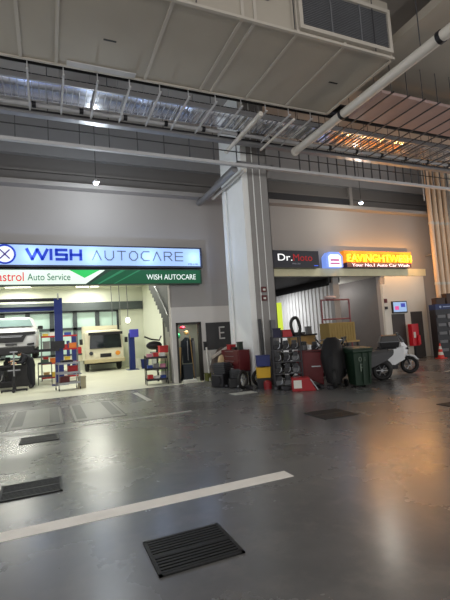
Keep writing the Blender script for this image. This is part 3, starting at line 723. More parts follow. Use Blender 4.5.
# stack of jerrycans / boxes behind cart
zz = 0
for i, (cn, cc, hh) in enumerate((('white', (222, 222, 210), .4), ('pale green', (190, 210, 160), .35), ('cream', (225, 218, 180), .3), ('red and white', (200, 60, 60), .25))):
    crate('%s carton in the stack by the wall edge, %s' % (cn, ['at the bottom', 'second up', 'third up', 'on top'][i]), 3.82, 14.75, zz, .3, .3, hh, mat('carton_'+cn.replace(' ', '_'), cc, .7)); zz += hh
bk = thing('motorbike_part', 'dark motorbike tank and handlebar propped above the black cart', 'motorbike part', (3.72, 15.25, 0))
B().cyl((0, 0, 0), (0, 0, 1.2), .04, 8).mk('post', DARK, bk)
B().ell((-.1, 0, 1.32), (.3, .13, .16)).mk('tank', DARK, bk, smooth=True)
B().tube([(-.45, 0, 1.66), (-.2, 0, 1.55), (.1, 0, 1.5), (.2, .1, 1.65)], .03).mk('handlebar', BLKPL, bk, smooth=True)
# blue bucket, white drum and others at back right of the workshop
def bucket(label, x, y, z, r, h, m, name='bucket', handle=True, rim=None):
    t = thing(name, label, 'bucket', (x, y, z))
    B().cyl((0, 0, 0), (0, 0, h), r*.82, 20, r).mk('body', m, t, smooth=True)
    B().tor((0, 0, h), r, .012, 'z', 20, 6).mk('rim', rim or m, t, smooth=True)
    if handle: B().tube([(-r, 0, h*.9), (-r*.7, -r*.6, h*.75), (0, -r*.95, h*.65), (r*.7, -r*.6, h*.75), (r, 0, h*.9)], .006, 6).mk('handle', STEEL, t)
    return t
bucket('blue drum standing at the back right of the bright workshop', 4.85, 22.8, 0, .22, .5, BLUE, 'drum', False)
bucket('white drum beside the blue drum in the workshop', 4.75, 24.0, 0, .2, .5, WHITE, 'drum', False)
bucket('black drum left of the white drum in the workshop', 3.95, 21.3, 0, .18, .5, BLKPL, 'drum', False) if False else None
wb = thing('workbench', 'grey-topped workbench along the right side of the bright workshop', 'workbench', (5.15, 19.8, 0))
B().box(-.35, .35, -1.4, 1.4, .85, .92).mk('top', GREYP, wb)
B().box(-.3, .3, -1.35, 1.35, 0, .85).mk('cabinet', mat('bench_grey', (136, 140, 138), .6), wb)
# hoses from the ceiling
hz = [('coiled air hose hanging from the workshop ceiling, leftmost', 3.1), ('coiled air hose hanging from the workshop ceiling, middle', 3.5), ('coiled air hose hanging from the workshop ceiling, rightmost', 3.9)]
for lab, x in hz:
    tag(B().tube([(x+.01*math.sin(z*6), 22+.01*math.cos(z*6), 4.9-z*.1) for z in range(0, 26)], .018, 6).mk('air_hose', GREYP, smooth=True), lab, 'hose')
lt = thing('work_lamp', 'small bright work lamp hanging by the hoses', 'lamp', (4.0, 22.6, 2.55))
B().cyl((0, 0, .2), (0, 0, 2.35), .008, 6).mk('cord', BLACK, lt)
B().ell((0, 0, .1), (.12, .12, .16)).mk('globe', mat('globe', (255, 250, 240), emis=3), lt, smooth=True)

# ------------------------------------------------------------------ mechanic under the car
def person(label, loc, rz):
    t = thing('person', label, 'person', loc, rz)
    me = bpy.data.meshes.new('body')
    J = {'pel': (0, 0, .90, .18), 'bel': (-.06, 0, 1.06, .18), 'che': (-.20, 0, 1.22, .19), 'nek': (-.33, 0, 1.30, .06), 'hea': (-.42, 0, 1.31, .085), 'hed2': (-.50, 0, 1.29, .07),
         'hl': (0, -.1, .86, .12), 'kl': (-.05, -.12, .48, .092), 'al': (.02, -.13, .09, .062), 'fl': (-.14, -.13, .045, .04),
         'hr': (0, .1, .86, .12), 'kr': (-.06, .13, .48, .092), 'ar': (.06, .14, .09, .062), 'fr': (-.1, .14, .045, .04),
         'sl': (-.24, -.18, 1.22, .09), 'el': (-.34, -.23, 1.0, .065), 'wl': (-.55, -.2, .98, .035), 'pl': (-.63, -.2, .98, .036),
         'sr': (-.24, .18, 1.22, .09), 'er': (-.36, .24, 1.02, .065), 'wr': (-.56, .16, 1.06, .035), 'pr': (-.64, .16, 1.06, .036)}
    E_ = [('pel', 'bel'), ('bel', 'che'), ('che', 'nek'), ('nek', 'hea'), ('hea', 'hed2'), ('pel', 'hl'), ('hl', 'kl'), ('kl', 'al'), ('al', 'fl'), ('pel', 'hr'), ('hr', 'kr'), ('kr', 'ar'), ('ar', 'fr'),
          ('che', 'sl'), ('sl', 'el'), ('el', 'wl'), ('wl', 'pl'), ('che', 'sr'), ('sr', 'er'), ('er', 'wr'), ('wr', 'pr')]
    for s_, (px, py, pz) in (('l', (-.63, -.2, .98)), ('r', (-.64, .16, 1.06))):
        for i in range(4):
            dy = (i-1.5)*.022; L = (.034, .042, .04, .03)[i]
            J['f%s%da' % (s_, i)] = (px-.05, py+dy, pz+.005, .0105); J['f%s%db' % (s_, i)] = (px-.05-L, py+dy*1.1, pz-.01, .009); J['f%s%dc' % (s_, i)] = (px-.05-L*1.4, py+dy*1.1, pz-.035, .008)
            E_ += [('p'+s_, 'f%s%da' % (s_, i)), ('f%s%da' % (s_, i), 'f%s%db' % (s_, i)), ('f%s%db' % (s_, i), 'f%s%dc' % (s_, i))]
        J['t%sa' % s_] = (px-.02, py-.045, pz-.015, .011); J['t%sb' % s_] = (px-.055, py-.06, pz-.03, .009)
        E_ += [('p'+s_, 't%sa' % s_), ('t%sa' % s_, 't%sb' % s_)]
    keys = list(J); idx = {k: i for i, k in enumerate(keys)}
    me.from_pydata([J[k][:3] for k in keys], [(idx[a], idx[b]) for a, b in E_], [])
    o = bpy.data.objects.new('tmpbody', me); COL.objects.link(o)
    o.modifiers.new('skin', 'SKIN')
    sv = me.skin_vertices[0].data
    for i, k in enumerate(keys): sv[i].radius = (J[k][3], J[k][3]); sv[i].use_root = (k == 'pel')
    ss = o.modifiers.new('s', 'SUBSURF'); ss.levels = ss.render_levels = 2
    bpy.context.view_layer.update()
    m2 = bpy.data.meshes.new_from_object(o.evaluated_get(bpy.context.evaluated_depsgraph_get()))
    bpy.data.objects.remove(o)
    m2.materials.clear()
    for mm in (mat('work_clothes', (24, 26, 36), .85), mat('skin', (176, 128, 102), .55), BLACK): m2.materials.append(mm)
    for p in m2.polygons:
        c = p.center; p.use_smooth = True
        p.material_index = 2 if c.z < .1 else (1 if (c.x < -.36 and c.z > 1.2) or c.x < -.55 else 0)
    b = bpy.data.objects.new('body', m2); COL.objects.link(b); b.parent = t
    B().ell((-.455, 0, 1.345), (.115, .088, .075)).mk('hair', mat('hair_black', (16, 14, 13), .8), t, smooth=True)
    for sy in (-.03, .03): B().ell((-.545, sy, 1.265), (.008, .011, .008), 8, 6).mk('eye', BLACK, t)
    B().ell((-.565, 0, 1.26), (.014, .012, .02), 8, 6).mk('nose', MATS['skin'], t)
    for sy in (-.085, .085): B().ell((-.44, sy, 1.30), (.02, .01, .028), 8, 6).mk('ear', MATS['skin'], t)
    return t
person('person in dark work clothes bending forward with arms reaching left under the raised car', (-.58, 17.45, 0), math.radians(14))

# ------------------------------------------------------------------ small doorway contents
CL = mat('dark_jacket', (26, 34, 44), .8)
jk = thing('hanging_jacket', 'long dark jacket hanging in the middle of the small doorway', 'jacket', (4.62, 14.45, .62))
B().loft([[(-.17, 0, 0), (0, -.07, 0), (.17, 0, 0), (0, .07, 0)], [(-.16, 0, .5), (0, -.09, .5), (.16, 0, .5), (0, .09, .5)], [(-.2, 0, .78), (0, -.09, .78), (.2, 0, .78), (0, .09, .78)], [(-.06, 0, .92), (0, -.05, .92), (.06, 0, .92), (0, .05, .92)]]).mk('body', CL, jk, smooth=True)
B().loft([[(-.26, -.03, .1), (-.2, -.03, .1), (-.2, .03, .1), (-.26, .03, .1)], [(-.2, -.04, .8), (-.12, -.04, .85), (-.12, .04, .85), (-.2, .04, .8)]]).mk('sleeve', CL, jk)
B().loft([[(.26, -.03, .1), (.2, -.03, .1), (.2, .03, .1), (.26, .03, .1)], [(.2, -.04, .8), (.12, -.04, .85), (.12, .04, .85), (.2, .04, .8)]]).mk('sleeve', CL, jk)
B().box(-.012, .012, -.1, -.085, .1, .8).mk('zip', STEEL, jk)
B().tube([(0, 0, .9), (0, 0, 1.0), (.03, 0, 1.04)], .006, 6).mk('hook', STEEL, jk)
hb = thing('cap', 'beige cap above the dark jacket in the small doorway', 'cap', (4.62, 14.42, 1.66))
B().ell((0, 0, .05), (.09, .1, .08)).mk('crown', TAN, hb, smooth=True)
B().box(-.07, .07, -.17, -.07, .0, .012).mk('brim', TAN, hb)
tag(B().ell((4.5, 14.5, 1.9), (.1, .1, .06)).mk('red_bag', mat('bright_red', (214, 30, 60), .5), smooth=True), 'bright red bundle hung at the top of the small doorway', 'bag')
tag(B().ell((4.3, 14.5, 1.62), (.11, .1, .12)).mk('green_bag', mat('bright_green', (50, 190, 120), .5), smooth=True), 'bright green bundle hung at upper left in the small doorway', 'bag')
for i, (x, m_, lab) in enumerate(((4.3, TAN, 'tan board leaning inside the small doorway at left'), (4.86, GREYP, 'grey plank leaning inside the small doorway at right'), (4.78, TAN, 'thin tan stick leaning beside the grey plank in the doorway'))):
    tag(B().box(x-.04 if i < 2 else x-.012, x+.04 if i < 2 else x+.012, 14.35, 14.4, .0, 1.2+.2*i, RY(4*(1-i)), None).mk('leaning_plank', m_), lab, 'plank')
crate('dark grey tool box on the closet floor below the hanging jacket', 4.6, 14.5, 0, .34, .3, .58, mat('toolbox_grey', (52, 60, 72), .5), 0, 'tool_box')
crate('low white tray on the sill of the small doorway', 4.45, 13.72, 0, .46, .2, .1, WHITE, 0, 'tray', 'tray')

for i, (x, h, m_, lab) in enumerate(((4.2, 1.3, DARK, 'dark pole standing at the far left inside the small doorway'), (4.92, 1.5, DARK, 'dark pole standing at the right jamb inside the small doorway'), (4.38, 1.0, CL, 'dark rolled mat standing left of the hanging jacket'))):
    tag(B().cyl((x, 14.6, 0), (x, 14.65, h), .05 if i < 2 else .09, 12).mk('stored_pole' if i < 2 else 'rolled_mat', m_, smooth=True), lab, 'pole' if i < 2 else 'mat')
# ------------------------------------------------------------------ E board
eb = thing('letter_board', 'dark grey board with a pale letter E on the wall left of the column', 'board', (5.6, 13.87, 1.05))
B().box(-.43, .62, -.05, 0, 0, .96).mk('panel', mat('board_dark', (52, 52, 54), .6), eb)
strokes('lettering', [(.08, .38, .08, .78), (.08, .78, .26, .78), (.08, .58, .24, .58), (.08, .38, .26, .38)], .045, mat('board_letter', (200, 200, 196), .6), eb, -.05, .008)
crate('small dark wall box between the doorway and the letter board', 5.1, 13.82, 1.05, .1, .1, .3, BLKPL, 0, 'wall_box', 'box')

# ------------------------------------------------------------------ the heap along the column
crate('olive green box at the left end of the heap by the doorway', 5.12, 13.62, 0, .26, .24, .3, mat('olive', (96, 100, 44), .7), .1, 'plastic_box', lid=False)
crate('tan carton on the ground next to the olive green box', 5.27, 13.25, 0, .22, .22, .3, mat('tan_box', (190, 178, 130), .7), .1, 'carton')
bucket('white bucket standing at the foot of the brown tarp', 5.37, 12.95, 0, .12, .36, mat('bucket_white', (180, 184, 188), .5), rim=TAN)
tp = thing('tarp_pile', 'brown tarpaulin-covered pile leaning beneath the letter board', 'tarp', (5.55, 13.45, 0))
random.seed(3)
pr = []
for k, (hw, z) in enumerate(((.42, 0), (.42, .45), (.36, .75), (.18, 1.02), (.03, 1.12))):
    pr.append([(hw*math.cos(a)*(1+random.uniform(-.12, .12)), .3*math.sin(a)*hw/.42*(1+random.uniform(-.1, .1)), z+random.uniform(-.02, .02)*(z > 0)) for a in [2*PI*i/12 for i in range(12)]])
B().loft(pr).mk('cover', mat('tarp_brown', (86, 74, 66), .85, var=.3, scale=8), tp, smooth=True)
B().box(-.5, .14, -.3, -.24, .92, 1.0, RY(-28)).mk('plank', mat('pale_plank', (196, 186, 176), .7), tp)
tag(B().cyl((5.08, 13.5, 0), (5.10, 13.72, 1.15), .03, 8).mk('white_pole', WHITE), 'white pole leaning on the wall beside the doorway', 'pole')
tag(B().cyl((5.16, 13.45, 0), (5.22, 13.75, .98), .025, 8).mk('white_pole', WHITE), 'second white pole leaning nearer the letter board', 'pole')
bt = thing('bottle', 'pale yellow plastic bottle on the ground beside the dark engine', 'bottle', (5.33, 12.55, 0))
B().cyl((0, 0, 0), (0, 0, .2), .045, 14).mk('body', mat('bottle_pale', (196, 196, 150), .4), bt, smooth=True)
B().cyl((0, 0, .2), (0, 0, .33), .045, 14, .015).mk('neck', MATS['bottle_pale'], bt, smooth=True)

# red chest and things against the column's left face
rc = thing('tool_chest', 'dark red tool chest against the left face of the middle column', 'tool chest', (5.34, 11.85, .45), math.radians(-88))
B().box(-.62, .62, -.18, .18, 0, .62).mk('cabinet', REDD, rc, bev=.01)
for k in range(4):
    d_ = B().box(-.58, .58, -.2, -.18, .04+k*.145, .165+k*.145).mk('drawer', REDD, rc)
    B().box(-.3, .3, -.215, -.2, .13+k*.145, .145+k*.145).mk('handle', STEEL, d_)
rs = thing('steel_stand', 'low steel stand carrying the dark red tool chest', 'stand', (5.34, 11.85, 0), math.radians(-88))
for a in (-.58, .58):
    for c in (-.15, .15): B().box(a-.02, a+.02, c-.02, c+.02, 0, .43).mk('leg', DARK, rs)
B().box(-.62, .62, -.18, .18, .42, .45).mk('top', DARK, rs)
crate('bright red petrol can on top of the dark red tool chest', 5.34, 12.1, 1.07, .3, .2, .16, RED, 1.5, 'petrol_can', 'can')
crate('small dark green box on top of the tool chest near the column', 5.34, 11.45, 1.07, .16, .14, .24, mat('dkgreen', (30, 44, 34), .6), 1.5)
crate('small black box on top of the tool chest beside the petrol can', 5.34, 11.78, 1.07, .26, .18, .08, BLKPL, 1.5)
engine('dark grey motorcycle engine on the ground in front of the tool chest', 4.84, 11.75, 0, 1.3, .5, DARK)
engine('smaller black engine to the right of the grey motorcycle engine', 5.02, 11.2, 0, .95, -.3, BLKPL)
tag(B().ell((5.1, 12.35, .72+.0), (.14, .12, .2)).mk('cloth_bundle', mat('cream_cloth', (190, 166, 128), .9), smooth=True), 'cream cloth bundle hanging at the left end of the tool chest', 'cloth')
tag(B().box(4.98, 5.18, 10.82, 10.84, .02, .27, RX(-14)).mk('paper_card', WHITE), 'white card propped against the black engine', 'card')
def tyre(label, x, y, R, r, rz, z=0, name='tyre'):
    t = thing(name, label, 'tyre', (x, y, z), rz)
    B().tor((0, 0, R+r), R, r, 'y', 32, 10, .8).mk('rubber', TIRE, t, smooth=True)
    b = B().tor((0, 0, R+r), R-r*.7, .015, 'y', 28, 6)
    for k in range(5):
        a = 2*PI*k/5; b.cyl((0, 0, R+r), ((R-r*.7)*math.cos(a), 0, R+r+(R-r*.7)*math.sin(a)), .012, 6)
    b.mk('rim', STEEL, t, smooth=True)
    return t
tyre('small tyre standing upright beside the white card', 4.98, 10.62, .22, .05, math.radians(35))
tyre('tyre standing upright behind the blue and yellow crates', 5.62, 10.86, .2, .05, math.radians(0))
crate('yellow plastic crate below the blue crate in front of the column', 5.58, 10.52, .28, .38, .3, .32, YEL, -.4, 'plastic_crate', lid=False)
crate('blue plastic crate stacked on the yellow crate', 5.59, 10.52, .60, .38, .3, .34, BLUE, -.4, 'plastic_crate', lid=False)
crate('dark wooden block under the yellow crate', 5.58, 10.52, 0, .36, .3, .28, DARK, -.4, 'wooden_block', 'block')
tag(B().cyl((5.5, 10.16, 0), (5.5, 10.16, .2), .11, 14).ell((5.5, 10.16, .2), (.09, .09, .04)).mk('red_canister', mat('canister_red', (130, 20, 28), .45), smooth=True), 'small round red canister on the ground in front of the yellow crate', 'canister')
tag(B().cyl((5.86, 10.9, 0), (5.83, 11.0, 1.95), .05, 12).mk('black_tube', BLKPL), 'tall black tube standing against the front of the middle column', 'tube')
tag(B().box(6.18, 6.32, 10.93, 11.02, 0, 1.9).mk('grey_post', GREYP), 'tall grey post standing beside the black tube at the column', 'post')
fs = thing('socket_box', 'pair of red and white fire sockets high on the column front', 'socket', (6.05, 11.03, 2.5))
B().box(-.08, .08, -.05, 0, 0, .16).mk('socket', REDD, fs); B().box(-.08, .08, -.05, 0, .26, .42).mk('socket', REDD, fs)
B().box(-.04, .04, -.06, -.05, .04, .1).box(-.04, .04, -.06, -.05, .3, .36).mk('faceplate', WHITE, fs)

# parts rack
pk = thing('parts_rack', 'tall dark rack crammed with engine parts beside the column', 'rack', (6.06, 10.0, 0), math.radians(-25))
for a in (-.38, .38):
    for c in (-.2, .2): B().box(a-.02, a+.02, c-.02, c+.02, 0, 1.4).mk('upright', DARK, pk)
for z in (.05, .38, .7, 1.02, 1.36): B().box(-.38, .38, -.2, .2, z, z+.02).mk('shelf', ZINCD, pk)
ca, sa = math.cos(math.radians(-25)), math.sin(math.radians(-25))
random.seed(11)
for si, z in enumerate((.072, .402, .722, 1.042)):
    for q in range(3):
        lx = -.24+q*.24; X, Y = 6.06+lx*ca, 10.0+lx*sa
        mm = random.choice([DARK, BLKPL, DARK, GREYP])
        engine('%s engine part, %s on the %s shelf of the dark rack' % ({DARK: 'dark steel', BLKPL: 'black', GREYP: 'grey', ZINC: 'bright zinc'}[mm], ['left', 'middle', 'right'][q], ['bottom', 'second', 'third', 'fourth'][si]), X, Y, z, .44, math.radians(-25), mm, 'engine_part')
crate('red box on top of the dark parts rack', 6.12, 9.98, 1.38, .26, .2, .2, RED, -.4)
crate('dark blue box on top of the parts rack at its left', 5.86, 10.1, 1.38, .2, .18, .26, mat('dkblue', (26, 26, 60), .6), -.4)
hs = thing('hose_coil', 'black rubber hose loop hanging above the parts rack', 'hose', (6.34, 9.87, 1.38))
B().tube([(.14*math.cos(a), .02*math.sin(3*a), .27+.25*math.sin(a)) for a in [2*PI*i/28 for i in range(28)]], .045, 10, True).mk('loop', BLACK, hs, smooth=True)
B().tube([(.12, 0, .1), (.22, -.02, .04), (.3, 0, 0.02)], .03).mk('tail', BLACK, hs, smooth=True)
yt = thing('marker_tube', 'bright yellow-green fluorescent tube standing right of the column', 'tube', (7.9, 13.3, 0))
B().cyl((0, 0, 0), (0, 0, 1.65), .04, 10).mk('stand', DARK, yt)
B().cyl((0, 0, 1.6), (0, 0, 2.6), .10, 16).mk('tube', mat('fluoro_yellow', (206, 226, 70), emis=.8), yt, smooth=True)
# red machine + boxes
rm = thing('parts_washer', 'large dark red machine cabinet standing right of the parts rack', 'machine', (6.84, 10.08, 0), math.radians(-32))
B().prism([(-.35, .3), (.35, 0), (.38, .9), (-.38, .95)], -.25, .25).mk('cabinet', mat('machine_red', (104, 12, 22), .45), rm, bev=.015)
B().box(-.41, .41, -.28, .28, .93, .97).mk('top', REDD, rm)
B().box(.05, .3, -.27, -.25, .5, .53).mk('handle', STEEL, rm)
B().box(-.35, -.3, -.2, .2, 0, .3).box(.28, .34, -.2, .2, 0, .05).mk('foot', DARK, rm)
rx = thing('tool_case', 'bright red case with a white label on the ground before the red machine', 'case', (6.02, 9.2, 0), math.radians(-28))
B().prism([(-.3, 0), (.3, 0), (.14, .34), (-.3, .34)], -.16, .16).mk('body', mat('case_red', (150, 18, 26), .4), rx, bev=.01)
B().box(-.26, -.06, -.175, -.16, .08, .28).mk('label', WHITE, rx)
B().cyl((.16, -.18, .3), (.34, -.18, .02), .015, 8).mk('handle', STEEL, rx)
engine('small grey engine on top of the red machine', 6.72, 10.14, .972, .45, .2, GREYP)
engine('dark engine part on top of the red machine at its right', 7.0, 9.98, .972, .4, -.4, BLKPL)

# covered motorbike
def scooter(label, x, y, rz, paint, box=True, name='scooter', cover=False):
    t = thing(name, label, 'scooter', (x, y, 0), rz)
    for wx in (.66, -.62):
        wo = B().tor((wx, 0, .275), .215, .06, 'y', 28, 10).mk('wheel', TIRE, t, smooth=True)
        r = B().tor((wx, 0, .275), .165, .012, 'y', 24, 6).cyl((wx, -.03, .275), (wx, .03, .275), .04, 12)
        for k in range(6):
            a = PI/3*k; r.cyl((wx, 0, .275), (wx+.16*math.cos(a), 0, .275+.16*math.sin(a)), .014, 6)
        r.mk('rim', STEEL, wo, smooth=True)
    # front fairing
    B().loft([[(.62, -.03, .62), (.62, .03, .62), (.50, .20, .50), (.30, .17, .36), (.30, -.17, .36), (.50, -.20, .50)],
              [(.66, -.04, .80), (.66, .04, .80), (.50, .22, .78), (.30, .18, .70), (.30, -.18, .70), (.50, -.22, .78)],
              [(.52, -.04, 1.0), (.52, .04, 1.0), (.42, .15, .98), (.28, .13, .93), (.28, -.13, .93), (.42, -.15, .98)]]).mk('front_fairing', paint, t, smooth=True)
    B().prism([(.52, .98), (.56, 1.0), (.38, 1.28), (.33, 1.26)], -.11, .11).mk('windscreen', GLASS, t)
    B().ell((.62, 0, .78), (.06, .13, .05)).mk('headlamp', GLASS, t, smooth=True)
    B().prism([(.44, .56), (.60, .62), (.82, .56), (.94, .42), (.88, .40), (.78, .50), (.62, .55), (.48, .50)], -.075, .075).mk('front_mudguard', paint, t, bev=.02)
    for s_ in (-.08, .08): B().cyl((.66, s_, .275), (.50, s_, .72), .022, 8).mk('fork', DARK, t, smooth=True)
    for s_ in (-1, 1):
        B().loft([[(.50, s_*.20, .46), (.50, s_*.22, .46), (.52, s_*.20, .86), (.52, s_*.18, .86)], [(.2, s_*.21, .30), (.2, s_*.23, .30), (.22, s_*.20, .78), (.22, s_*.18, .78)],
                  [(-.2, s_*.21, .34), (-.2, s_*.23, .34), (-.2, s_*.2, .66), (-.2, s_*.18, .66)], [(-.5, s_*.17, .56), (-.5, s_*.19, .56), (-.5, s_*.17, .72), (-.5, s_*.15, .72)]]).mk('side_fairing', paint, t, smooth=True)
    # body / tail
    B().loft([[(.34, -.16, .28), (.34, .16, .28), (.34, .15, .5), (.34, -.15, .5)], [(.0, -.19, .24), (.0, .19, .24), (.0, .17, .58), (.0, -.17, .58)],
              [(-.3, -.19, .36), (-.3, .19, .36), (-.3, .16, .74), (-.3, -.16, .74)], [(-.75, -.13, .55), (-.75, .13, .55), (-.75, .11, .8), (-.75, -.11, .8)], [(-.95, -.05, .7), (-.95, .05, .7), (-.95, .05, .8), (-.95, -.05, .8)]]).mk('body', paint if paint is not SILV else BLKPL, t, smooth=True)
    B().loft([[(.12, -.12, .60), (.12, .12, .60), (.12, .10, .68), (.12, -.10, .68)], [(-.2, -.17, .72), (-.2, .17, .72), (-.2, .15, .80), (-.2, -.15, .80)], [(-.8, -.13, .80), (-.8, .13, .80), (-.8, .11, .88), (-.8, -.11, .88)]]).mk('seat', BLKPL, t, smooth=True)
    B().tube([(.30, -.34, 1.04), (.34, -.2, 1.07), (.40, 0, 1.0), (.34, .2, 1.07), (.30, .34, 1.04)], .016).mk('handlebar', BLKPL, t, smooth=True)
    for s_ in (-1, 1):
        B().tube([(.34, s_*.24, 1.07), (.38, s_*.3, 1.2)], .008, 6).ell((.38, s_*.31, 1.24), (.02, .06, .04)).mk('mirror', BLKPL, t, smooth=True)
    B().cyl((-.2, -.17, .27), (-.85, -.2, .40), .055, 12).mk('exhaust', DARK, t, smooth=True)
    B().box(-.35, .3, -.12, .12, .16, .34).box(-.7, -.3, -.1, -.04, .22, .32).mk('engine', DARK, t, bev=.02)
    B().cyl((.0, -.1, .2), (.05, -.26, 0), .012, 6).cyl((.0, .1, .2), (.05, .26, 0), .012, 6).mk('stand', DARK, t)
    if box:
        bo = B().loft([[(-1.08, -.2, .90), (-.62, -.2, .90), (-.62, .2, .90), (-1.08, .2, .90)], [(-1.12, -.23, 1.06), (-.6, -.23, 1.06), (-.6, .23, 1.06), (-1.12, .23, 1.06)], [(-1.08, -.2, 1.24), (-.66, -.2, 1.24), (-.66, .2, 1.24), (-1.08, .2, 1.24)]]).mk('top_box', BLKPL, t, bev=.02)
        B().box(-1.05, -.5, -.03, .03, .86, .90).mk('rack', DARK, t)
        B().box(-1.13, -.59, -.235, .235, 1.055, 1.075).mk('lid_seam', GREYP, bo)
    return t
A = math.radians(-36)
scooter('silver scooter at the right end of the parked row, front wheel rightward', 9.75, 10.12, A, SILV, False)
DS = mat('scooter_black', (18, 18, 21), .3)
scooter('black scooter with a top box, parked nose-in beside the silver scooter', 8.55, 9.93, A+PI, DS, True)
scooter('dark grey scooter with a top box parked just right of the green bin', 8.08, 9.48, A+PI, mat('scooter_grey', (36, 36, 40), .3), True)
scooter('black scooter parked deep behind the covered bike and the green bin', 7.6, 11.4, A, DS, False)
cb = thing('covered_motorbike', 'motorbike under a black cover standing left of the green bin', 'motorbike', (6.96, 9.14, 0), math.radians(53))
random.seed(5)
pr = []
for z, L, W in ((.12, .42, .2), (.45, .46, .28), (.8, .42, .3), (1.02, .3, .26), (1.2, .2, .22), (1.30, .08, .12)):
    pr.append([(L*math.cos(a)*(1+random.uniform(-.07, .07))+(.1 if z > 1 else 0), W*math.sin(a)*(1+random.uniform(-.1, .1)), z) for a in [2*PI*i/16 for i in range(16)]])
B().loft(pr).mk('cover', mat('black_cover', (13, 13, 16), .7), cb, smooth=True)
for wx in (.36, -.36): B().tor((wx, 0, .26), .2, .06, 'y', 24, 8).mk('wheel', TIRE, cb, smooth=True)
B().tube([(.3, -.3, 1.2), (.25, 0, 1.28), (.3, .3, 1.22)], .016).mk('handlebar', STEEL, cb, smooth=True)

# wheelie bin
wbn = thing('wheelie_bin', 'dark green wheelie bin with pale lettering in front of the scooters', 'bin', (7.42, 8.72, 0), math.radians(-14)); wbn.scale = (.93, .93, .97)
B().loft([[(-.22, -.24, .05), (.22, -.24, .05), (.22, .2, .05), (-.22, .2, .05)], [(-.27, -.33, .9), (.27, -.33, .9), (.27, .3, .9), (-.27, .3, .9)], [(-.29, -.35, .92), (.29, -.35, .92), (.29, .33, .92), (-.29, .33, .92)], [(-.29, -.35, .98), (.29, -.35, .98), (.29, .33, .98), (-.29, .33, .98)]]).mk('body', GREEN, wbn, bev=.012)
B().loft([[(-.30, -.37, .985), (.30, -.37, .985), (.30, .36, .985), (-.30, .36, .985)], [(-.29, -.36, 1.02), (.29, -.36, 1.02), (.29, .36, 1.03), (-.29, .36, 1.03)], [(-.2, -.25, 1.05), (.2, -.25, 1.05), (.2, .3, 1.06), (-.2, .3, 1.06)]]).mk('lid', GREEN, wbn, bev=.012)
B().box(-.03, .03, -.345, -.30, .1, .9, RX(3.5)).box(.16, .19, -.345, -.30, .1, .9, RX(3.5)).mk('rib', GREEN, wbn)
B().cyl((-.28, .38, .98), (.28, .38, .98), .018, 10).mk('handle', GREEN, wbn)
for a in (-.27, .27): B().cyl((a-.025, .27, .1), (a+.025, .27, .1), .1, 18).mk('wheel', BLACK, wbn, smooth=True)
text('lettering', '08', -.14, .06, -.338, .68, .80, mat('bin_letter', (104, 118, 106), .6), wbn, .006)
text('lettering', 'P', -.1, .04, -.325, .42, .62, mat('bin_letter', (104, 118, 106), .6), wbn, .006)

# ------------------------------------------------------------------ right garages contents
cn = thing('carton_stack', 'yellow-tan corrugated container block in the dim garage', 'container', (10.42, 12.95, 1.02))
B().box(-.62, .62, 0, .6, 0, .72).mk('body', mat('yellow_tan', (160, 136, 78), .7), cn, bev=.02)
b = B()
for k in range(10): b.box(-.62+k*.125, -.56+k*.125, -.02, 0, .04, .68)
b.mk('ribs', MATS['yellow_tan'], cn)
tb = thing('work_table', 'tan-fronted work table under the yellow container', 'table', (10.42, 12.95, 0))
B().box(-.7, .75, -.05, .65, .96, 1.02).mk('top', TAN, tb)
for a in (-.62, .68):
    for c in (0, .58): B().box(a-.03, a+.03, c-.03, c+.03, 0, .96).mk('leg', DARK, tb)
fr = thing('pipe_rack', 'pinkish red pipe rack frame standing behind the yellow container', 'rack', (10.7, 13.72, 0))
PK = mat('pink_pipe', (132, 74, 80), .5)
for x in (-.6, .78): B().cyl((x, 0, 0), (x, 0, 2.7), .035, 8).mk('upright', PK, fr)
for z in (1.9, 2.68): B().cyl((-.6, 0, z), (.78, 0, z), .03, 8).mk('crossbar', PK, fr)
B().ell((-.15, 0, 2.78), (.3, .15, .08)).mk('bundle', mat('pale_bundle', (200, 180, 178), .7), fr, smooth=True)
bc = thing('wall_bench', 'dark narrow bench of parts in front of the corrugated wall end', 'bench', (9.9, 14.9, 0))
B().box(-.75, .6, -.2, .2, 1.30, 1.36).mk('top', DARK, bc)
B().box(-.7, .55, -.12, .12, .9, 1.30).mk('front', TAN, bc)
for a in (-.68, .5): B().box(a, a+.05, -.1, .1, 0, .95).mk('leg', DARK, bc)
crate('pale small machine on the dark narrow bench', 10.2, 14.9, 1.36, .2, .2, .32, GREYP)
crate('dark tray on the dark narrow bench', 9.75, 14.9, 1.36, .4, .24, .1, DARK)
tag(B().box(8.0, 8.6, 14.4, 14.8, 0, 1.1).mk('dark_cabinet', DARK), 'dark cabinet in the shadow left inside the garage', 'cabinet')
tag(B().tube([(12.0, 13.7, 3.62), (12.5, 13.72, 3.60), (12.9, 13.74, 3.60)], .07).mk('shutter_cable', BLACK, smooth=True) if False else B().box(10.9, 11.5, 14.2, 14.35, 3.45, 3.68).mk('shutter_motor', BLACK), 'black shutter motor under the lintel at the corrugated wall end', 'motor')

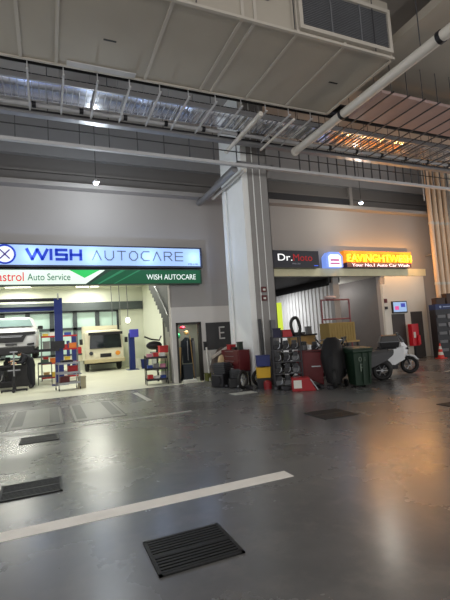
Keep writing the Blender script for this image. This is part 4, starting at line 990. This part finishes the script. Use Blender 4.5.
tv = thing('television', 'lit television screen on the pale wall above the dark door', 'television', (14.32, 13.82, 2.02))
B().box(-.42, .42, -.05, .06, 0, .52).mk('casing', BLKPL, tv)
B().box(-.38, .38, -.056, -.05, .05, .48).mk('screen', mat('tv_screen', (150, 180, 220), emis=.8), tv)
B().box(-.3, -.08, -.06, -.056, .14, .3).mk('picture', mat('tv_pink', (220, 80, 150), emis=.8), tv)
B().box(.05, .3, -.06, -.056, .25, .42).mk('picture', mat('tv_blue', (60, 70, 170), emis=.8), tv)
d2 = struct(B().box(13.86, 14.6, 13.82, 13.9, 0, 1.98).mk('door_2', mat('door_dark', (62, 60, 60), .6), origin=False))
d3 = struct(B().box(14.98, 15.66, 13.82, 13.9, 0, 2.05).mk('door_3', mat('door_dark', (62, 60, 60), .6), origin=False))
B().cyl((15.1, 13.8, 1.0), (15.1, 13.8, 1.12), .02, 8).mk('door_handle', STEEL, d3)
sw = thing('switch_box', 'red and dark switch boxes on the white post left of the television', 'switch', (13.5, 13.77, 2.2))
B().box(-.06, .06, -.06, 0, .28, .46).mk('switch', REDD, sw); B().box(-.06, .06, -.06, 0, 0, .12).mk('switch', DARK, sw)
ex = thing('extinguisher_stand', 'red stand of fire equipment between the two dark doors', 'stand', (14.75, 13.55, 0))
B().box(-.2, .2, -.1, .12, .55, 1.5).mk('cabinet', mat('ext_red', (196, 28, 44), .4), ex, bev=.01)
B().box(-.13, -.02, -.115, -.1, .9, 1.15).mk('label', WHITE, ex)
B().cyl((.1, -.17, .6), (.1, -.17, 1.0), .06, 14).mk('cylinder', mat('ext_red', (196, 28, 44), .4), ex, smooth=True)
B().box(-.03, .03, -.03, .03, 0, .55).box(-.2, .2, -.12, .12, 0, .03).mk('foot', DARK, ex)
# vertical pipes at the right
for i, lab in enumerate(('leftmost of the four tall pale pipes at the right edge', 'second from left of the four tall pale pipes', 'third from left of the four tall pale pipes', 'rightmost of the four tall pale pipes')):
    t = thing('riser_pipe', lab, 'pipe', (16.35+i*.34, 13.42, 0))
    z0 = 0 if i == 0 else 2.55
    B().cyl((0, 0, z0), (0, 0, 9.2), .10, 16).mk('tube', mat('riser_beige_glow', (224, 198, 170), .5), t, smooth=True)  # beige pipes, colour warmed to carry the orange sign's glow
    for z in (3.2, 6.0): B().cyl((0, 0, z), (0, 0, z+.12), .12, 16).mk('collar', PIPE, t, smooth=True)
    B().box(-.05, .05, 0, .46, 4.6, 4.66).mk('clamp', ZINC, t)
# dark drawer rack
dr = thing('parts_cabinet', 'dark parts cabinet with a blue header and grey drawers at the right edge', 'cabinet', (15.9, 12.95, 0), math.radians(-14))
B().box(-.48, .62, -.2, .22, 0, 2.05).mk('case', mat('cab_dark', (40, 42, 48), .5), dr)
B().box(-.48, .62, -.22, .22, 2.05, 2.28).mk('header', mat('cab_blue', (26, 46, 96), .5), dr)
B().cyl((-.25, -.222, 2.16), (-.25, -.23, 2.16), .05, 16).mk('emblem', mat('hdr_mark', (150, 165, 200), .5), dr)
B().box(-.12, .4, -.228, -.22, 2.14, 2.18).mk('mark', MATS['hdr_mark'], dr)
for k in range(5):
    for x0 in (-.42, .05):
        if x0 < 0: B().box(x0, x0+.36, -.24, -.2, .25+k*.36, .37+k*.36).mk('drawer', GREYP, dr)
        else: B().box(x0, x0+.5, -.24, -.2, .2+k*.36, .4+k*.36).mk('drawer', mat('drawer_light', (124, 124, 128), .5), dr)
crate('brown box on top of the parts cabinet at its left', 15.75, 12.98, 2.28, .45, .3, .28, mat('brown_box', (66, 50, 44), .7), -.2)
crate('brown box on top of the parts cabinet at its right edge', 16.25, 12.86, 2.28, .45, .3, .45, MATS['brown_box'], -.2)
def cone(label, x, y):
    t = thing('traffic_cone', label, 'cone', (x, y, 0))
    B().box(-.16, .16, -.16, .16, 0, .03).mk('base', mat('cone_red', (200, 50, 40), .5), t)
    for k in range(5):
        B().cyl((0, 0, .03+k*.12), (0, 0, .15+k*.12), .13-k*.022, 16, .13-(k+1)*.022).mk('band', mat('cone_red', (200, 50, 40), .5) if k % 2 == 0 else WHITE, t, smooth=True)
cone('red and white traffic cone left of the dark parts cabinet', 15.05, 12.55)
cone('red and white traffic cone at the right edge before the parts cabinet', 15.55, 12.0)

# small dark scrap scattered through the heap: one group, nothing tells the pieces apart
random.seed(21)
spots = [(5.02, 12.75), (5.2, 12.05), (4.85, 12.2), (5.12, 10.55), (4.8, 11.45), (5.62, 9.85), (6.28, 9.45), (5.75, 9.6), (6.5, 9.15), (6.15, 9.62), (7.35, 9.45), (6.62, 8.85)]
first = None
for i, (x, y) in enumerate(spots):
    if first is None:
        first = thing('scrap_part', 'small dark scrap part lying on the floor among the heap', 'scrap part', (x, y, 0), 0, 'small dark scrap parts in the heap')
        B().box(-.09, .09, -.06, .06, 0, .1).mk('housing', DARK, first, bev=.012)
        B().cyl((-.12, 0, .05), (.13, 0, .05), .035, 10).mk('shaft', ZINCD, first, smooth=True)
    else: dup(first, (x, y, 0), random.uniform(0, 3))
